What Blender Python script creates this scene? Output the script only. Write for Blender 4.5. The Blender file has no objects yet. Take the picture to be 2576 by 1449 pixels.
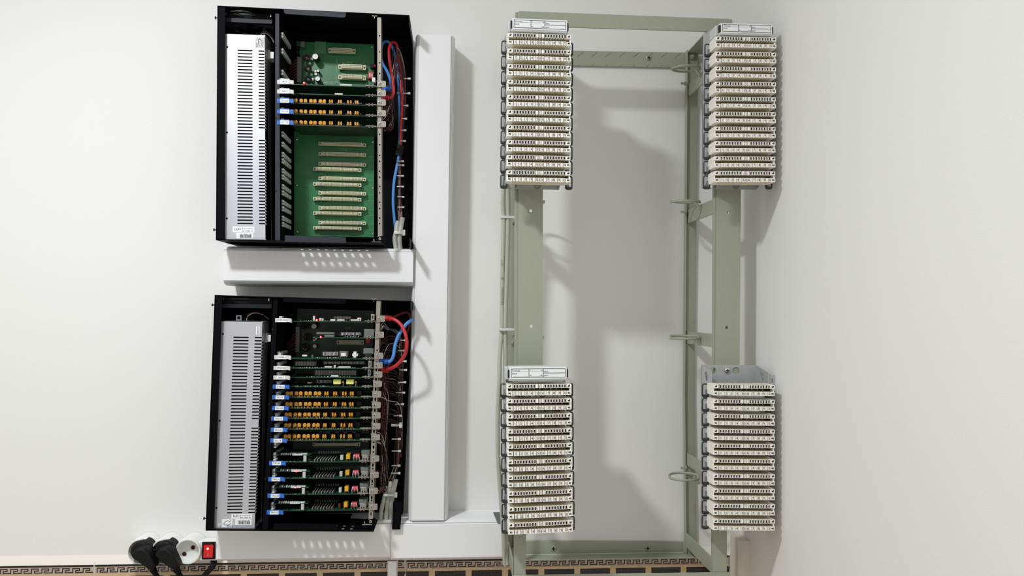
import bpy, bmesh, math, random
from mathutils import Vector, Matrix
from mathutils.geometry import tessellate_polygon
SC = bpy.context.scene
COL = SC.collection
R = random.Random(7)

# ------------------------------------------------------------------ camera
F, CX, CY = 1900.0, 1288.0, 724.5      # focal length in pixels of a 2576 x 1449 frame
D, H = 1.65, 1.45                      # distance to the wall, height above the floor
VPX, VPY, ROLL = 1140.0, 775.0, 0.013
aY = Vector(((VPX - CX) / F, -(VPY - CY) / F, -1)).normalized()
up = Vector((math.sin(ROLL), math.cos(ROLL), 0))
aZ = (up - aY * up.dot(aY)).normalized()
aX = aY.cross(aZ)
cam_d = bpy.data.cameras.new('camera')
cam_d.sensor_width = 36.0
cam_d.lens = F * 36.0 / 2576.0
cam_d.clip_start = 0.01
cam = bpy.data.objects.new('camera', cam_d)
M3 = Matrix((aX, aY, aZ))
cam.matrix_world = Matrix.Translation((0, -D, H)) @ M3.to_4x4()
COL.objects.link(cam)
SC.camera = cam

def ray(u, v):
    return M3 @ Vector(((u - CX) / F, -(v - CY) / F, -1))
def P(u, v, d):
    """the point at distance d in front of the back wall that the photograph shows at u, v"""
    w = ray(u, v)
    t = (D - d) / w.y
    return Vector((w.x * t, -d, H + w.z * t))
def SW(u, v, X):
    w = ray(u, v)
    t = X / w.x
    return Vector((X, -D + w.y * t, H + w.z * t))
def S(d):
    return (D - d) / F

# ------------------------------------------------------------------ light
wd = bpy.data.worlds.new('room_light')
SC.world = wd
wd.use_nodes = True
bg = wd.node_tree.nodes['Background']
bg.inputs[0].default_value = (1.0, 0.99, 0.945, 1)
bg.inputs[1].default_value = 0.55
def lamp(name, loc, power, size, col):
    l = bpy.data.lights.new(name, 'AREA')
    l.shape = 'DISK'
    l.size = size
    l.energy = power
    l.color = col
    l.spread = math.radians(166)
    o = bpy.data.objects.new(name, l)
    o.location = loc
    COL.objects.link(o)
    return o
lamp('ceiling_downlight', (-0.70, -1.17, 2.58), 25.5, 0.17, (0.94, 0.985, 1.0))
SC.view_settings.view_transform = 'Standard'
SC.view_settings.look = 'None'
SC.view_settings.gamma = 1
SC.view_settings.use_curve_mapping = False
SC.view_settings.exposure = 0.0

# ------------------------------------------------------------------ materials
def lin(c):
    r = []
    for x in c:
        x = x / 255.0
        r.append(x / 12.92 if x <= 0.04045 else ((x + 0.055) / 1.055) ** 2.4)
    return (*r, 1)
MATS = {}
def mat(name, col, rough=0.5, metal=0.0, bump=0.0, scale=200.0, vary=0.0, emit=0.0, spec=0.5):
    m = bpy.data.materials.new(name)
    m.use_nodes = True
    nt = m.node_tree
    b = nt.nodes['Principled BSDF']
    b.inputs['Base Color'].default_value = lin(col)
    b.inputs['Roughness'].default_value = rough
    b.inputs['Metallic'].default_value = metal
    b.inputs['Specular IOR Level'].default_value = spec
    if emit:
        b.inputs['Emission Color'].default_value = lin(col)
        b.inputs['Emission Strength'].default_value = emit
    if bump or vary:
        tc = nt.nodes.new('ShaderNodeTexCoord')
        n = nt.nodes.new('ShaderNodeTexNoise')
        n.inputs['Scale'].default_value = scale
        n.inputs['Detail'].default_value = 3
        nt.links.new(tc.outputs['Object'], n.inputs['Vector'])
        if bump:
            bp = nt.nodes.new('ShaderNodeBump')
            bp.inputs['Strength'].default_value = bump
            bp.inputs['Distance'].default_value = 0.001
            nt.links.new(n.outputs['Fac'], bp.inputs['Height'])
            nt.links.new(bp.outputs['Normal'], b.inputs['Normal'])
        if vary:
            mx = nt.nodes.new('ShaderNodeMix')
            mx.data_type = 'RGBA'
            c = lin(col)
            mx.inputs['A'].default_value = (c[0] * (1 - vary), c[1] * (1 - vary), c[2] * (1 - vary), 1)
            mx.inputs['B'].default_value = (min(1, c[0] * (1 + vary)), min(1, c[1] * (1 + vary)), min(1, c[2] * (1 + vary)), 1)
            nt.links.new(n.outputs['Fac'], mx.inputs['Factor'])
            nt.links.new(mx.outputs['Result'], b.inputs['Base Color'])
    MATS[name] = m
    return m
mat('wall_paint', (236, 235, 234), 0.55, bump=0.25, scale=420, spec=0.3)
mat('floor_stone', (190, 180, 165), 0.5, vary=0.1, scale=12)
mat('tile_body', (205, 178, 140), 0.35, vary=0.12, scale=25)
mat('tile_band', (186, 166, 152), 0.35, vary=0.08, scale=40)
mat('tile_print', (34, 24, 20), 0.4, vary=0.2, scale=300)
mat('tile_hatch', (52, 48, 46), 0.35, vary=0.3, scale=200)
mat('grout', (206, 198, 188), 0.8, bump=0.3)
mat('plaster', (232, 226, 218), 0.6, bump=0.4, scale=90)
mat('pvc_white', (238, 238, 240), 0.38, bump=0.03, scale=300)
mat('pvc_beige', (222, 214, 200), 0.5, vary=0.10, scale=30)  # beige plastic, slightly mottled
mat('steel_black', (10, 10, 14), 0.6, bump=0.05, scale=600, spec=0.06)
mat('handle_white', (206, 206, 204), 0.5)
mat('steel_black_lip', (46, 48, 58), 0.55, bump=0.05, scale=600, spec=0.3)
mat('dark_inside', (6, 6, 8), 0.8)
mat('aluminium', (204, 204, 211), 0.42, 0.58, bump=0.03, scale=900, vary=0.03)
mat('nickel', (164, 156, 146), 0.4, 0.5, bump=0.03, scale=400)
mat('zinc', (184, 187, 189), 0.42, 0.3, bump=0.08, scale=70, vary=0.12)
mat('chrome', (225, 225, 225), 0.22, 0.95)
mat('frame_green', (160, 164, 145), 0.42, bump=0.08, scale=120, vary=0.04)
mat('frame_scratch', (128, 132, 114), 0.6)
mat('pcb_card_shaded', (18, 66, 42), 0.4, vary=0.25, scale=80)  # board green darkened to carry the shade of the card above
mat('pcb_lit', (40, 114, 66), 0.35, vary=0.25, scale=60)  # same green brightened all over for lamp light on the upper backplanes
mat('pcb_shaded', (17, 46, 33), 0.4, vary=0.25, scale=80)  # darkest copy of the green, with the cabinet's inner shade in its colour
mat('pcb_trace', (80, 140, 96), 0.35)
mat('connector_beige', (208, 204, 170), 0.5, vary=0.05)
mat('black_plastic', (13, 13, 14), 0.6, spec=0.25)
mat('grey_plastic', (110, 116, 112), 0.5)
mat('guide_plastic', (190, 196, 190), 0.5)
mat('white_plastic', (235, 235, 232), 0.4)
mat('blue_plastic', (40, 105, 195), 0.4)
mat('label_white', (240, 242, 244), 0.6)
mat('label_grey', (205, 205, 205), 0.6)
mat('ink', (22, 22, 26), 0.6)
mat('ink_grey', (120, 120, 124), 0.6)
mat('cap_orange', (214, 150, 48), 0.35, vary=0.12, scale=150)
mat('cap_yellow', (222, 168, 28), 0.35)
mat('transformer_yellow', (228, 226, 120), 0.5)
mat('copper_dark', (72, 34, 26), 0.35, 0.3)
mat('ferrite', (30, 28, 28), 0.5)
mat('dip_red', (196, 58, 44), 0.45)
mat('coil_red', (205, 70, 84), 0.4)
mat('cable_red', (186, 40, 48), 0.42)
mat('cable_blue', (78, 140, 212), 0.42)
mat('cable_grey', (178, 180, 170), 0.5)
mat('cable_sage', (184, 186, 172), 0.5)
mat('wire_maroon', (74, 32, 31), 0.5)
mat('wire_red', (118, 38, 36), 0.5)
mat('wire_white', (196, 188, 184), 0.5)
mat('wire_black', (34, 28, 28), 0.5)
mat('tie_white', (220, 222, 218), 0.45)
mat('module_cream', (226, 217, 192), 0.45)
mat('module_face', (248, 245, 236), 0.45)
mat('module_dark', (28, 24, 20), 0.6)
mat('holder_grey', (206, 208, 206), 0.45)
mat('guide_dark', (50, 52, 54), 0.45)
mat('hook_grey', (112, 116, 118), 0.45)
mat('led_red', (255, 10, 8), 0.4, emit=7)
mat('led_core', (255, 140, 120), 0.4, emit=3)
mat('switch_red', (170, 14, 14), 0.25, emit=0.5)
mat('socket_red', (96, 24, 34), 0.5)
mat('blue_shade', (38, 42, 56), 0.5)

# ------------------------------------------------------------------ text
TXT = {}
def text_geo(s):
    if s in TXT:
        return TXT[s]
    c = bpy.data.curves.new('t', 'FONT')
    c.body = s
    c.align_x = 'CENTER'
    c.align_y = 'CENTER'
    c.resolution_u = 2
    c.offset = 0.0
    o = bpy.data.objects.new('t', c)
    COL.objects.link(o)
    dg = bpy.context.evaluated_depsgraph_get()
    me = o.evaluated_get(dg).to_mesh()
    TXT[s] = ([tuple(v.co[:2]) for v in me.vertices], [tuple(p.vertices) for p in me.polygons])
    o.evaluated_get(dg).to_mesh_clear()
    bpy.data.objects.remove(o)
    bpy.data.curves.remove(c)
    return TXT[s]
for s in ['IPU', 'IXU', 'SLU2', 'MPUN2', 'MPBU', 'IPUN2', 'STU2', 'TKU2', 'Terminal', 'block', 'Wire', 'pairs', '1', '10', '91', '100',
          'ROD', 'SN 79001179', 'LE0001010', 'I', '-IAI-', '28X2', 'SE', 'NEXGOMAN', 'CE', '(e)', 'R2', 'Q'] + list('234567890'):
    text_geo(s)

# ------------------------------------------------------------------ mesh builder
WP = {}
class MB:
    def __init__(self):
        self.v, self.f, self.m, self.mats = [], [], [], []
    def mi(self, n):
        if n not in self.mats:
            self.mats.append(n)
        return self.mats.index(n)
    def add(self, vs, fs, m):
        k, b = self.mi(m), len(self.v)
        self.v += [Vector(x) for x in vs]
        self.f += [tuple(i + b for i in f) for f in fs]
        self.m += [k] * len(fs)
        return self
    def box(self, x0, x1, y0, y1, z0, z1, m):
        vs = [(x, y, z) for x in (x0, x1) for y in (y0, y1) for z in (z0, z1)]
        return self.add(vs, [(0, 1, 3, 2), (4, 6, 7, 5), (0, 4, 5, 1), (2, 3, 7, 6), (0, 2, 6, 4), (1, 5, 7, 3)], m)
    def px(self, u0, v0, u1, v1, d0, d1, m):
        um, vm = (u0 + u1) / 2, (v0 + v1) / 2
        return self.box(P(u0, vm, d0).x, P(u1, vm, d0).x, -d0, -d1, P(um, v1, d0).z, P(um, v0, d0).z, m)
    def quad(self, pts, d0, d1, m):
        fr = [P(u, v, d0) for u, v in pts]
        n = len(fr)
        bk = [Vector((p.x, -d1, p.z)) for p in fr]
        fs = [tuple(range(n)), tuple(range(2 * n - 1, n - 1, -1))] + [(i, i + n, (i + 1) % n + n, (i + 1) % n) for i in range(n)]
        return self.add(fr + bk, fs, m)
    def plate(self, loops, y0, y1, m, tr=lambda a, y, b: (a, y, b)):
        polys = [[Vector((a, b, 0)) for a, b in l] for l in loops]
        tris = tessellate_polygon(polys)
        flat = [p for l in loops for p in l]
        n = len(flat)
        vs = [tr(a, y0, b) for a, b in flat] + [tr(a, y1, b) for a, b in flat]
        fs = [tuple(t) for t in tris] + [tuple(i + n for i in reversed(t)) for t in tris]
        o = 0
        for l in loops:
            k = len(l)
            fs += [(o + i, o + i + n, o + (i + 1) % k + n, o + (i + 1) % k) for i in range(k)]
            o += k
        return self.add(vs, fs, m)
    def cyl(self, c, axis, r, h, m, n=16, r2=None):
        c, ax = Vector(c), Vector(axis).normalized()
        t = Vector((0, 0, 1)) if abs(ax.z) < 0.9 else Vector((1, 0, 0))
        a = ax.cross(t).normalized()
        b = ax.cross(a)
        r2 = r if r2 is None else r2
        vs = []
        for k, rr in ((0, r), (1, r2)):
            for i in range(n):
                w = 2 * math.pi * i / n
                vs.append(c + ax * (h * k) + (a * math.cos(w) + b * math.sin(w)) * rr)
        fs = [tuple(range(n - 1, -1, -1)), tuple(range(n, 2 * n))] + [(i, (i + 1) % n, (i + 1) % n + n, i + n) for i in range(n)]
        return self.add(vs, fs, m)
    def lathe(self, c, axis, prof, m, n=20):
        c, ax = Vector(c), Vector(axis).normalized()
        t = Vector((0, 0, 1)) if abs(ax.z) < 0.9 else Vector((1, 0, 0))
        a = ax.cross(t).normalized()
        b = ax.cross(a)
        vs, fs = [], []
        for h, r in prof:
            for i in range(n):
                w = 2 * math.pi * i / n
                vs.append(c + ax * h + (a * math.cos(w) + b * math.sin(w)) * r)
        for k in range(len(prof) - 1):
            fs += [(k * n + i, k * n + (i + 1) % n, (k + 1) * n + (i + 1) % n, (k + 1) * n + i) for i in range(n)]
        fs.append(tuple(range(n - 1, -1, -1)))
        fs.append(tuple(range((len(prof) - 1) * n, len(prof) * n)))
        return self.add(vs, fs, m)
    def tube(self, pts, r, m, n=8, closed=False, rs=None):
        pts = [Vector(p) for p in pts]
        N = len(pts)
        tg = []
        for i in range(N):
            p0 = pts[(i - 1) % N] if (closed or i > 0) else pts[i]
            p1 = pts[(i + 1) % N] if (closed or i < N - 1) else pts[i]
            tg.append((p1 - p0).normalized())
        t = Vector((0, 0, 1)) if abs(tg[0].z) < 0.9 else Vector((1, 0, 0))
        a = tg[0].cross(t).normalized()
        vs, fs = [], []
        for i in range(N):
            a = (a - tg[i] * a.dot(tg[i])).normalized()
            b = tg[i].cross(a)
            rr = rs[i] if rs else r
            for k in range(n):
                w = 2 * math.pi * k / n
                vs.append(pts[i] + (a * math.cos(w) + b * math.sin(w)) * rr)
        for i in range(N if closed else N - 1):
            j = (i + 1) % N
            fs += [(i * n + k, i * n + (k + 1) % n, j * n + (k + 1) % n, j * n + k) for k in range(n)]
        if not closed:
            fs += [tuple(range(n - 1, -1, -1)), tuple(range((N - 1) * n, N * n))]
        return self.add(vs, fs, m)
    def extrude(self, prof, p0, p1, m):
        """prof: points given as offset vectors, swept from p0 to p1"""
        n = len(prof)
        vs = [Vector(p0) + Vector(q) for q in prof] + [Vector(p1) + Vector(q) for q in prof]
        fs = [tuple(range(n)), tuple(range(2 * n - 1, n - 1, -1))] + [(i, i + n, (i + 1) % n + n, (i + 1) % n) for i in range(n)]
        return self.add(vs, fs, m)
    def text(self, s, x, y, z, size, m, rot=0.0, sx=1.0):
        vv, ff = text_geo(s)
        c, sn = math.cos(rot), math.sin(rot)
        vs = []
        for a, b in vv:
            a, b = a * size * sx, b * size
            vs.append((x + a * c - b * sn, y, z + a * sn + b * c))
        return self.add(vs, ff, m)
    def ptext(self, s, u, v, d, hpx, m, rot=0.0, sx=1.0):
        p = P(u, v, d)
        return self.text(s, p.x, p.y, p.z, hpx * S(d) * 1.38, m, rot, sx)
    def build(self, name, parent=None, at=None, bevel=0.0, smooth=30, kind=None, label=None, world=True):
        me = bpy.data.meshes.new(name)
        if at is None:
            if parent is not None:
                at = WP[parent.name]
            else:
                xs = [v.x for v in self.v]; ys = [v.y for v in self.v]; zs = [v.z for v in self.v]
                at = Vector(((min(xs) + max(xs)) / 2, max(ys), min(zs)))
        at = Vector(at)
        off = at if world else Vector((0, 0, 0))
        me.from_pydata([tuple(v - off) for v in self.v], [], self.f)
        for n in self.mats:
            me.materials.append(MATS[n])
        me.polygons.foreach_set('material_index', self.m)
        bm = bmesh.new()
        bm.from_mesh(me)
        bmesh.ops.recalc_face_normals(bm, faces=bm.faces)
        bm.to_mesh(me)
        bm.free()
        if smooth:
            me.polygons.foreach_set('use_smooth', [True] * len(me.polygons))
            me.set_sharp_from_angle(angle=math.radians(smooth))
        me.update()
        return place(me, name, at, parent, bevel, kind, label)
def place(me, name, at, parent=None, bevel=0.0, kind=None, label=None, rot=None):
    o = bpy.data.objects.new(name, me)
    COL.objects.link(o)
    at = Vector(at)
    if parent is not None:
        o.parent = parent
        o.location = at - WP[parent.name]
    else:
        o.location = at
    WP[o.name] = at
    if rot:
        o.rotation_euler = rot
    if bevel:
        b = o.modifiers.new('edge', 'BEVEL')
        b.width = bevel
        b.segments = 2
        b.limit_method = 'ANGLE'
    if kind:
        o['kind'] = kind
    if label:
        o['label'] = label
    return o
def tag(o, label, cat, group=None):
    o['label'] = label
    o['category'] = cat
    if group:
        o['group'] = group
    return o
def thing(name, label, cat, at, group=None, rot=None):
    o = bpy.data.objects.new(name, None)
    o.empty_display_size = 0.02
    o.location = at
    if rot:
        o.rotation_euler = rot
    COL.objects.link(o)
    WP[o.name] = Vector(at)
    return tag(o, label, cat, group)
def copy_of(o, parent, at, name=None):
    c = o.copy()
    COL.objects.link(c)
    c.parent = parent
    c.location = Vector(at) - WP[parent.name] if parent is not None else at
    WP[c.name] = Vector(at)
    return c
def struct(o):
    o['kind'] = 'structure'
    return o
def smooth_path(pts, k=6):
    """Catmull-Rom through points"""
    pts = [Vector(p) for p in pts]
    out = []
    for i in range(len(pts) - 1):
        p0 = pts[max(i - 1, 0)]; p1 = pts[i]; p2 = pts[i + 1]; p3 = pts[min(i + 2, len(pts) - 1)]
        for j in range(k):
            t = j / k
            out.append(0.5 * ((2 * p1) + (p2 - p0) * t + (2 * p0 - 5 * p1 + 4 * p2 - p3) * t * t + (3 * p1 - p0 - 3 * p2 + p3) * t ** 3))
    out.append(pts[-1])
    return out
def pxpath(l, k=6):
    return smooth_path([P(*q) for q in l], k)
def ring2(cx, cy, rx, ry, n=14, a0=0.0):
    return [(cx + rx * math.cos(a0 + 2 * math.pi * i / n), cy + ry * math.sin(a0 + 2 * math.pi * i / n)) for i in range(n)]
def slope(v):
    return ROLL + (CY - v) * (CX - VPX) / F / F

# ------------------------------------------------------------------ the room
XR = P(1836, 20, 0).x
ZT = P(0, 1412, 0).z
m = MB(); m.box(-2.6, XR + 0.12, 0, 0.12, 0, 2.5, 'wall_paint'); struct(m.build('wall_back'))
m = MB(); m.box(XR, XR + 0.12, -2.6, 0, 0, 2.5, 'wall_paint'); struct(m.build('wall_right'))
m = MB(); m.box(-2.6, XR + 0.12, -2.6, 0.12, -0.05, 0, 'floor_stone'); struct(m.build('floor'))

# tiled dado: bullnose plaster fillet, then three long border tiles with the printed key band
zt = P(120, 1422.5, 0.010).z
tr = thing('trim_1', 'tiled dado border with printed key band along the foot of the white wall', 'border', (0, 0, zt))
del tr['category']; struct(tr)
m = MB()
m.extrude([(0, 0, 0.017), (0, -0.005, 0.009), (0, -0.009, 0.002), (0, -0.010, 0), (0, 0, 0)], (-2.6, 0, zt), (XR, 0, zt), 'plaster')
m.build('plaster_fillet', tr)
sc = S(0.01)
xj = [-2.6, P(237, 1430, 0.01).x - 0.68 * 1, P(237, 1430, 0.01).x, P(1019.5, 1430, 0.01).x, XR]
per = 23.6 * sc
for i in range(4):
    x0, x1 = xj[i] + 0.0022, xj[i + 1] - 0.0022
    m = MB()
    hb = 21 * sc
    m.box(x0, x1, -0.010, 0, zt - hb, zt - 0.0002, 'tile_band')
    m.box(x0, x1, -0.010, 0, zt - 0.25, zt - hb, 'tile_body')
    m.build('tile', tr, bevel=0.0006)
    m = MB()
    yb, yf = -0.0098, -0.0102
    m.box(x0, x1, yf, yb, zt - 4.6 * sc, zt - 0.3 * sc, 'tile_print')
    top, bot, t = zt - 7.0 * sc, zt - 18.8 * sc, 2.3 * sc
    mid = (top + bot) / 2
    if x1 > -1.6:
        x = x0 + 0.003
        while x + per < x1 + 0.003:
            a, b = x + .28 * per, x + .74 * per
            m.box(x, x + t, yf, yb, bot, top, 'tile_print')
            m.box(x + t, b, yf, yb, top - t, top, 'tile_print')
            m.box(b - t, b, yf, yb, mid - t / 2, top - t, 'tile_print')
            m.box(a, b - t, yf, yb, mid - t / 2, mid + t / 2, 'tile_print')
            m.box(a, a + t, yf, yb, bot, mid - t / 2, 'tile_print')
            m.box(a + t, min(x + per, x1), yf, yb, bot, bot + t, 'tile_print')
            x += per
        x = P(1094, 1445, 0.01).x - 91 * sc * 20
        while x < x1:
            a, b = max(x, x0), min(x + 76 * sc, x1)
            if b - a > 0.004:
                m.box(a, b, yf, yb, zt - 60 * sc, zt - 27.5 * sc, 'tile_print')
                for k in range(9):
                    c = a + (k + 0.4) * (b - a) / 9
                    dz = 8 * sc
                    m.add([(c, yf - 1e-4, zt - 36 * sc), (c + 1.6 * sc, yf - 1e-4, zt - 36 * sc), (c + 5 * sc, yf - 1e-4, zt - 28.5 * sc), (c + 3.4 * sc, yf - 1e-4, zt - 28.5 * sc)], [(0, 1, 2, 3)], 'tile_hatch')
            x += 91 * sc
    m.build('key_pattern', tr, smooth=0, kind='stuff')
m = MB()
for x in xj[1:4]:
    m.box(x - 0.0022, x + 0.0022, -0.0085, 0, zt - 0.25, zt + 0.004, 'grout')
m.build('grout_joint', tr)
m = MB(); m.box(-2.6, XR, -0.008, 0, 0, zt - 0.2505, 'tile_body'); m.build('lower_tiling', tr)

# ------------------------------------------------------------------ trunking
TD = 0.075
def trunk_prof(w, depth, sh, axis):
    """base: rounded shoulders; cover: flat lid between them. axis 'x': the trunk runs along x (profile in z), 'z': runs along z (profile in x)"""
    h = w / 2
    base = [(-h, 0), (-h, depth * .72), (-h + sh * .35, depth * .92), (-h + sh * .8, depth - .001), (-h + sh * .95, depth - .003), (h - sh * .95, depth - .003), (h - sh * .8, depth - .001), (h - sh * .35, depth * .92), (h, depth * .72), (h, 0)]
    cov = [(-h + sh, depth - .006), (-h + sh, depth + .0005), (-h + sh + .0012, depth + .0015), (h - sh - .0012, depth + .0015), (h - sh, depth + .0005), (h - sh, depth - .006)]
    f = (lambda a, d: (0, -d, a)) if axis == 'x' else (lambda a, d: (a, -d, 0))
    return [f(*q) for q in base], [f(*q) for q in cov]
def trunk(label, group, pa, pb, w, depth, sh, axis, material='pvc_white', name='cable_trunking'):
    pa, pb = Vector(pa), Vector(pb)
    t = thing(name, label, 'trunking', (pa + pb) / 2 if axis == 'x' else pb, group)
    b, c = trunk_prof(w, depth, sh, axis)
    m = MB(); m.extrude(b, pa, pb, material); m.build('base', t, smooth=22)
    m = MB(); m.extrude(c, pa, pb, material); m.build('cover', t, smooth=0)
    return t
def mid0(u, v, d):
    p = P(u, v, d)
    return Vector((p.x, 0, p.z))
G = 'white cable trunking on the wall'
trunk('white vertical cable trunking beside the two black cabinets', G, mid0(1095, 88, TD), mid0(1076, 1309, TD), 101 * S(TD), TD, 10 * S(TD), 'z')
TH = .083
pa, pb = mid0(563, 667.5, TH), mid0(1039.5, 673, TH)
trunk('short horizontal white trunking between the upper and lower black cabinets', G, pa, pb, 98 * S(TH), TH, 11 * S(TH), 'x')
pa, pb = mid0(545, 1365, TD), mid0(983, 1361, TD)
pb.z = pa.z
trunk('horizontal white trunking below the lower cabinet, beside the power strip', G, pa, pb, 97 * S(TD), TD, 8 * S(TD), 'x')
pc = mid0(1270, 1361, TD); pc.z = P(1130, 1359.5, TD).z
t = trunk('horizontal white trunking right of the others, reaching the green frame', G, Vector((pb.x + .0008, 0, pc.z)), pc, 100 * S(TD), TD + .001, 8 * S(TD), 'x')
m = MB(); m.quad([(1241, 1291), (1262, 1290), (1268, 1317), (1252, 1317)], TD + .004, TD - .004, 'grey_plastic')
m.build('end_opening', t, label='dark grey cut opening at the end')
trunk('narrow white trunking drop running down over the printed tiles', G, mid0(987, 1412, 0.03), mid0(984, 1560, 0.03), 25 * S(0.03), 0.03, 2 * S(.03), 'z')
# trunking on the side wall
p0 = SW(1860, 1366, XR - 0.028)
t = thing('cable_trunking', 'beige vertical trunking stub on the side wall beside the green frame', 'trunking', (XR, p0.y, p0.z), G)
ya, yb = SW(1838, 1400, XR - .02).y, SW(1889, 1400, XR).y
pr = [(0, ya, 0), (-.016, ya, 0), (-.022, ya - .006, 0), (-.022, yb + .006, 0), (-.016, yb, 0), (0, yb, 0)]
m = MB(); m.extrude(pr, (XR, 0, p0.z), (XR, 0, p0.z - .3), 'pvc_beige'); m.build('base', t, smooth=0)
pr = [(-.020, ya - .012, 0), (-.025, ya - .012, 0), (-.025, yb + .006, 0), (-.020, yb + .006, 0)]
m = MB(); m.extrude(pr, (XR, 0, p0.z + .002), (XR, 0, p0.z - .3), 'pvc_beige'); m.build('cover', t)

# ------------------------------------------------------------------ shared small parts
def screw(parent, u, v, d, r=4.2, m1='chrome', name='screw', label=None):
    p = P(u, v, d)
    k = S(d)
    m = MB()
    m.lathe(p, (0, -1, 0), [(0, r * k), (.0006, r * k), (.0014, r * .8 * k), (.0018, r * .4 * k), (.0019, .0001)], m1, 14)
    m.box(p.x - r * .6 * k, p.x + r * .6 * k, p.y - .0022, p.y - .0012, p.z - .14 * r * k, p.z + .14 * r * k, 'black_plastic')
    m.box(p.x - .14 * r * k, p.x + .14 * r * k, p.y - .0022, p.y - .0012, p.z - r * .6 * k, p.z + r * .6 * k, 'black_plastic')
    return m.build(name, parent, label=label)
def cap_mesh(w, h, t):
    """dipped capacitor standing on two leads, origin at the foot"""
    m = MB()
    n = 12
    zc = h * .62
    a, b = w / 2, h * .38
    prof = [(math.copysign(abs(math.cos(q)) ** .7, math.cos(q)) * a, zc + math.copysign(abs(math.sin(q)) ** .7, math.sin(q)) * b) for q in [2 * math.pi * i / n for i in range(n)]]
    for k, (y, s) in enumerate([(-t / 2, .8), (-t / 2 * .6, 1), (t / 2 * .6, 1), (t / 2, .8)]):
        m.v += [Vector((x * s, y, zc + (z - zc) * s)) for x, z in prof]
    k = m.mi('cap_orange')
    for l in range(3):
        for i in range(n):
            m.f.append((l * n + i, l * n + (i + 1) % n, (l + 1) * n + (i + 1) % n, (l + 1) * n + i)); m.m.append(k)
    m.f.append(tuple(range(n))); m.m.append(k)
    m.f.append(tuple(range(3 * n, 4 * n))); m.m.append(k)
    for s in (-1, 1):
        m.tube([(s * a * .75, 0, zc - b * .5), (s * a * .8, 0, 0)], w * .06 + .0001, 'cap_orange', 5)
    return m
KC = S(.12)
_o = cap_mesh(8.8 * KC, 13 * KC, 3.5 * KC).build('capacitor', None, at=(0, 0, 0)); CAP_W = _o.data; bpy.data.objects.remove(_o)
_o = cap_mesh(4.8 * KC, 13 * KC, 6 * KC).build('capacitor', None, at=(0, 0, 0)); CAP_N = _o.data; bpy.data.objects.remove(_o)

def led(parent, u, v, d, r=2.7):
    p = P(u, v, d)
    m = MB()
    rr = r * S(d)
    m.lathe(p, (0, -1, 0), [(-rr, rr * .9), (0, rr), (rr * .7, rr * .8), (rr * 1.1, rr * .3)], 'led_red', 10)
    m.lathe(p + Vector((0, -rr * .9, 0)), (0, -1, 0), [(0, rr * .7), (rr * .4, rr * .5), (rr * .6, rr * .1)], 'led_core', 8)
    return m.build('indicator_light', parent, label='glowing red indicator light')
def pins(parent, u0, u1, v0, v1, d, n, name='pin_row', back=True):
    m = MB()
    if back:
        m.px(u0 - 3, v0 - 1, u1 + 3, v1, d - .003, d - .012, 'ferrite')
    for i in range(n):
        u = u0 + (u1 - u0) * (i + .5) / n
        w = (u1 - u0) / n * .2
        m.px(u - w, v0, u + w, v1 - R.random() * 1.5, d, d - .003, 'label_grey')
    return m.build(name, parent, kind='stuff', smooth=0)
def chip(parent, u0, v0, u1, v1, d, mt='black_plastic', name='chip', dep=.012, label=None, bevel=.0004):
    m = MB(); m.px(u0, v0, u1, v1, d, d - dep, mt)
    return m.build(name, parent, bevel=bevel, label=label)
def solder(parent, us, v, d, name='solder_joint'):
    m = MB()
    for u in us:
        p = P(u, v, d)
        r = (.35 + R.random() * .75) * S(d)
        m.lathe(p, (0, 0, 1), [(-r * .5, r * 1.3), (r * .6, r * .8), (r * 1.0, r * .2)], 'label_grey', 6)
    return m.build(name, parent, kind='stuff')
def can_cap(parent, u, v, d, r, h, top='white_plastic'):
    p = P(u, v, d)
    k = S(d)
    m = MB()
    m.lathe((p.x, p.y + h, p.z), (0, -1, 0), [(0, r * k), (h - .0015, r * k), (h - .0004, r * .92 * k)], 'ferrite', 16)
    m.cyl((p.x, p.y + .0003, p.z), (0, -1, 0), r * .88 * k, .0006, top, 16)
    return m.build('can_capacitor', parent)
def toroid(parent, u, v, d, r, inner='copper_dark'):
    p = P(u, v, d)
    k = S(d) * r
    m = MB()
    n = 20
    pts = [(p.x + math.cos(2 * math.pi * i / n) * k * .72, p.y, p.z + math.sin(2 * math.pi * i / n) * k * .72) for i in range(n)]
    m.tube(pts, k * .3, 'ferrite', 8, True)
    for i in range(16):
        w = 2 * math.pi * i / 16
        c = Vector((p.x + math.cos(w) * k * .72, p.y, p.z + math.sin(w) * k * .72))
        e = Vector((math.cos(w), 0, math.sin(w)))
        m.tube([c + (e * math.cos(q) + Vector((0, -1, 0)) * math.sin(q)) * k * .33 for q in [2 * math.pi * j / 8 for j in range(8)]], k * .06, inner, 4, True)
    return m.build('coil', parent)
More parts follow.
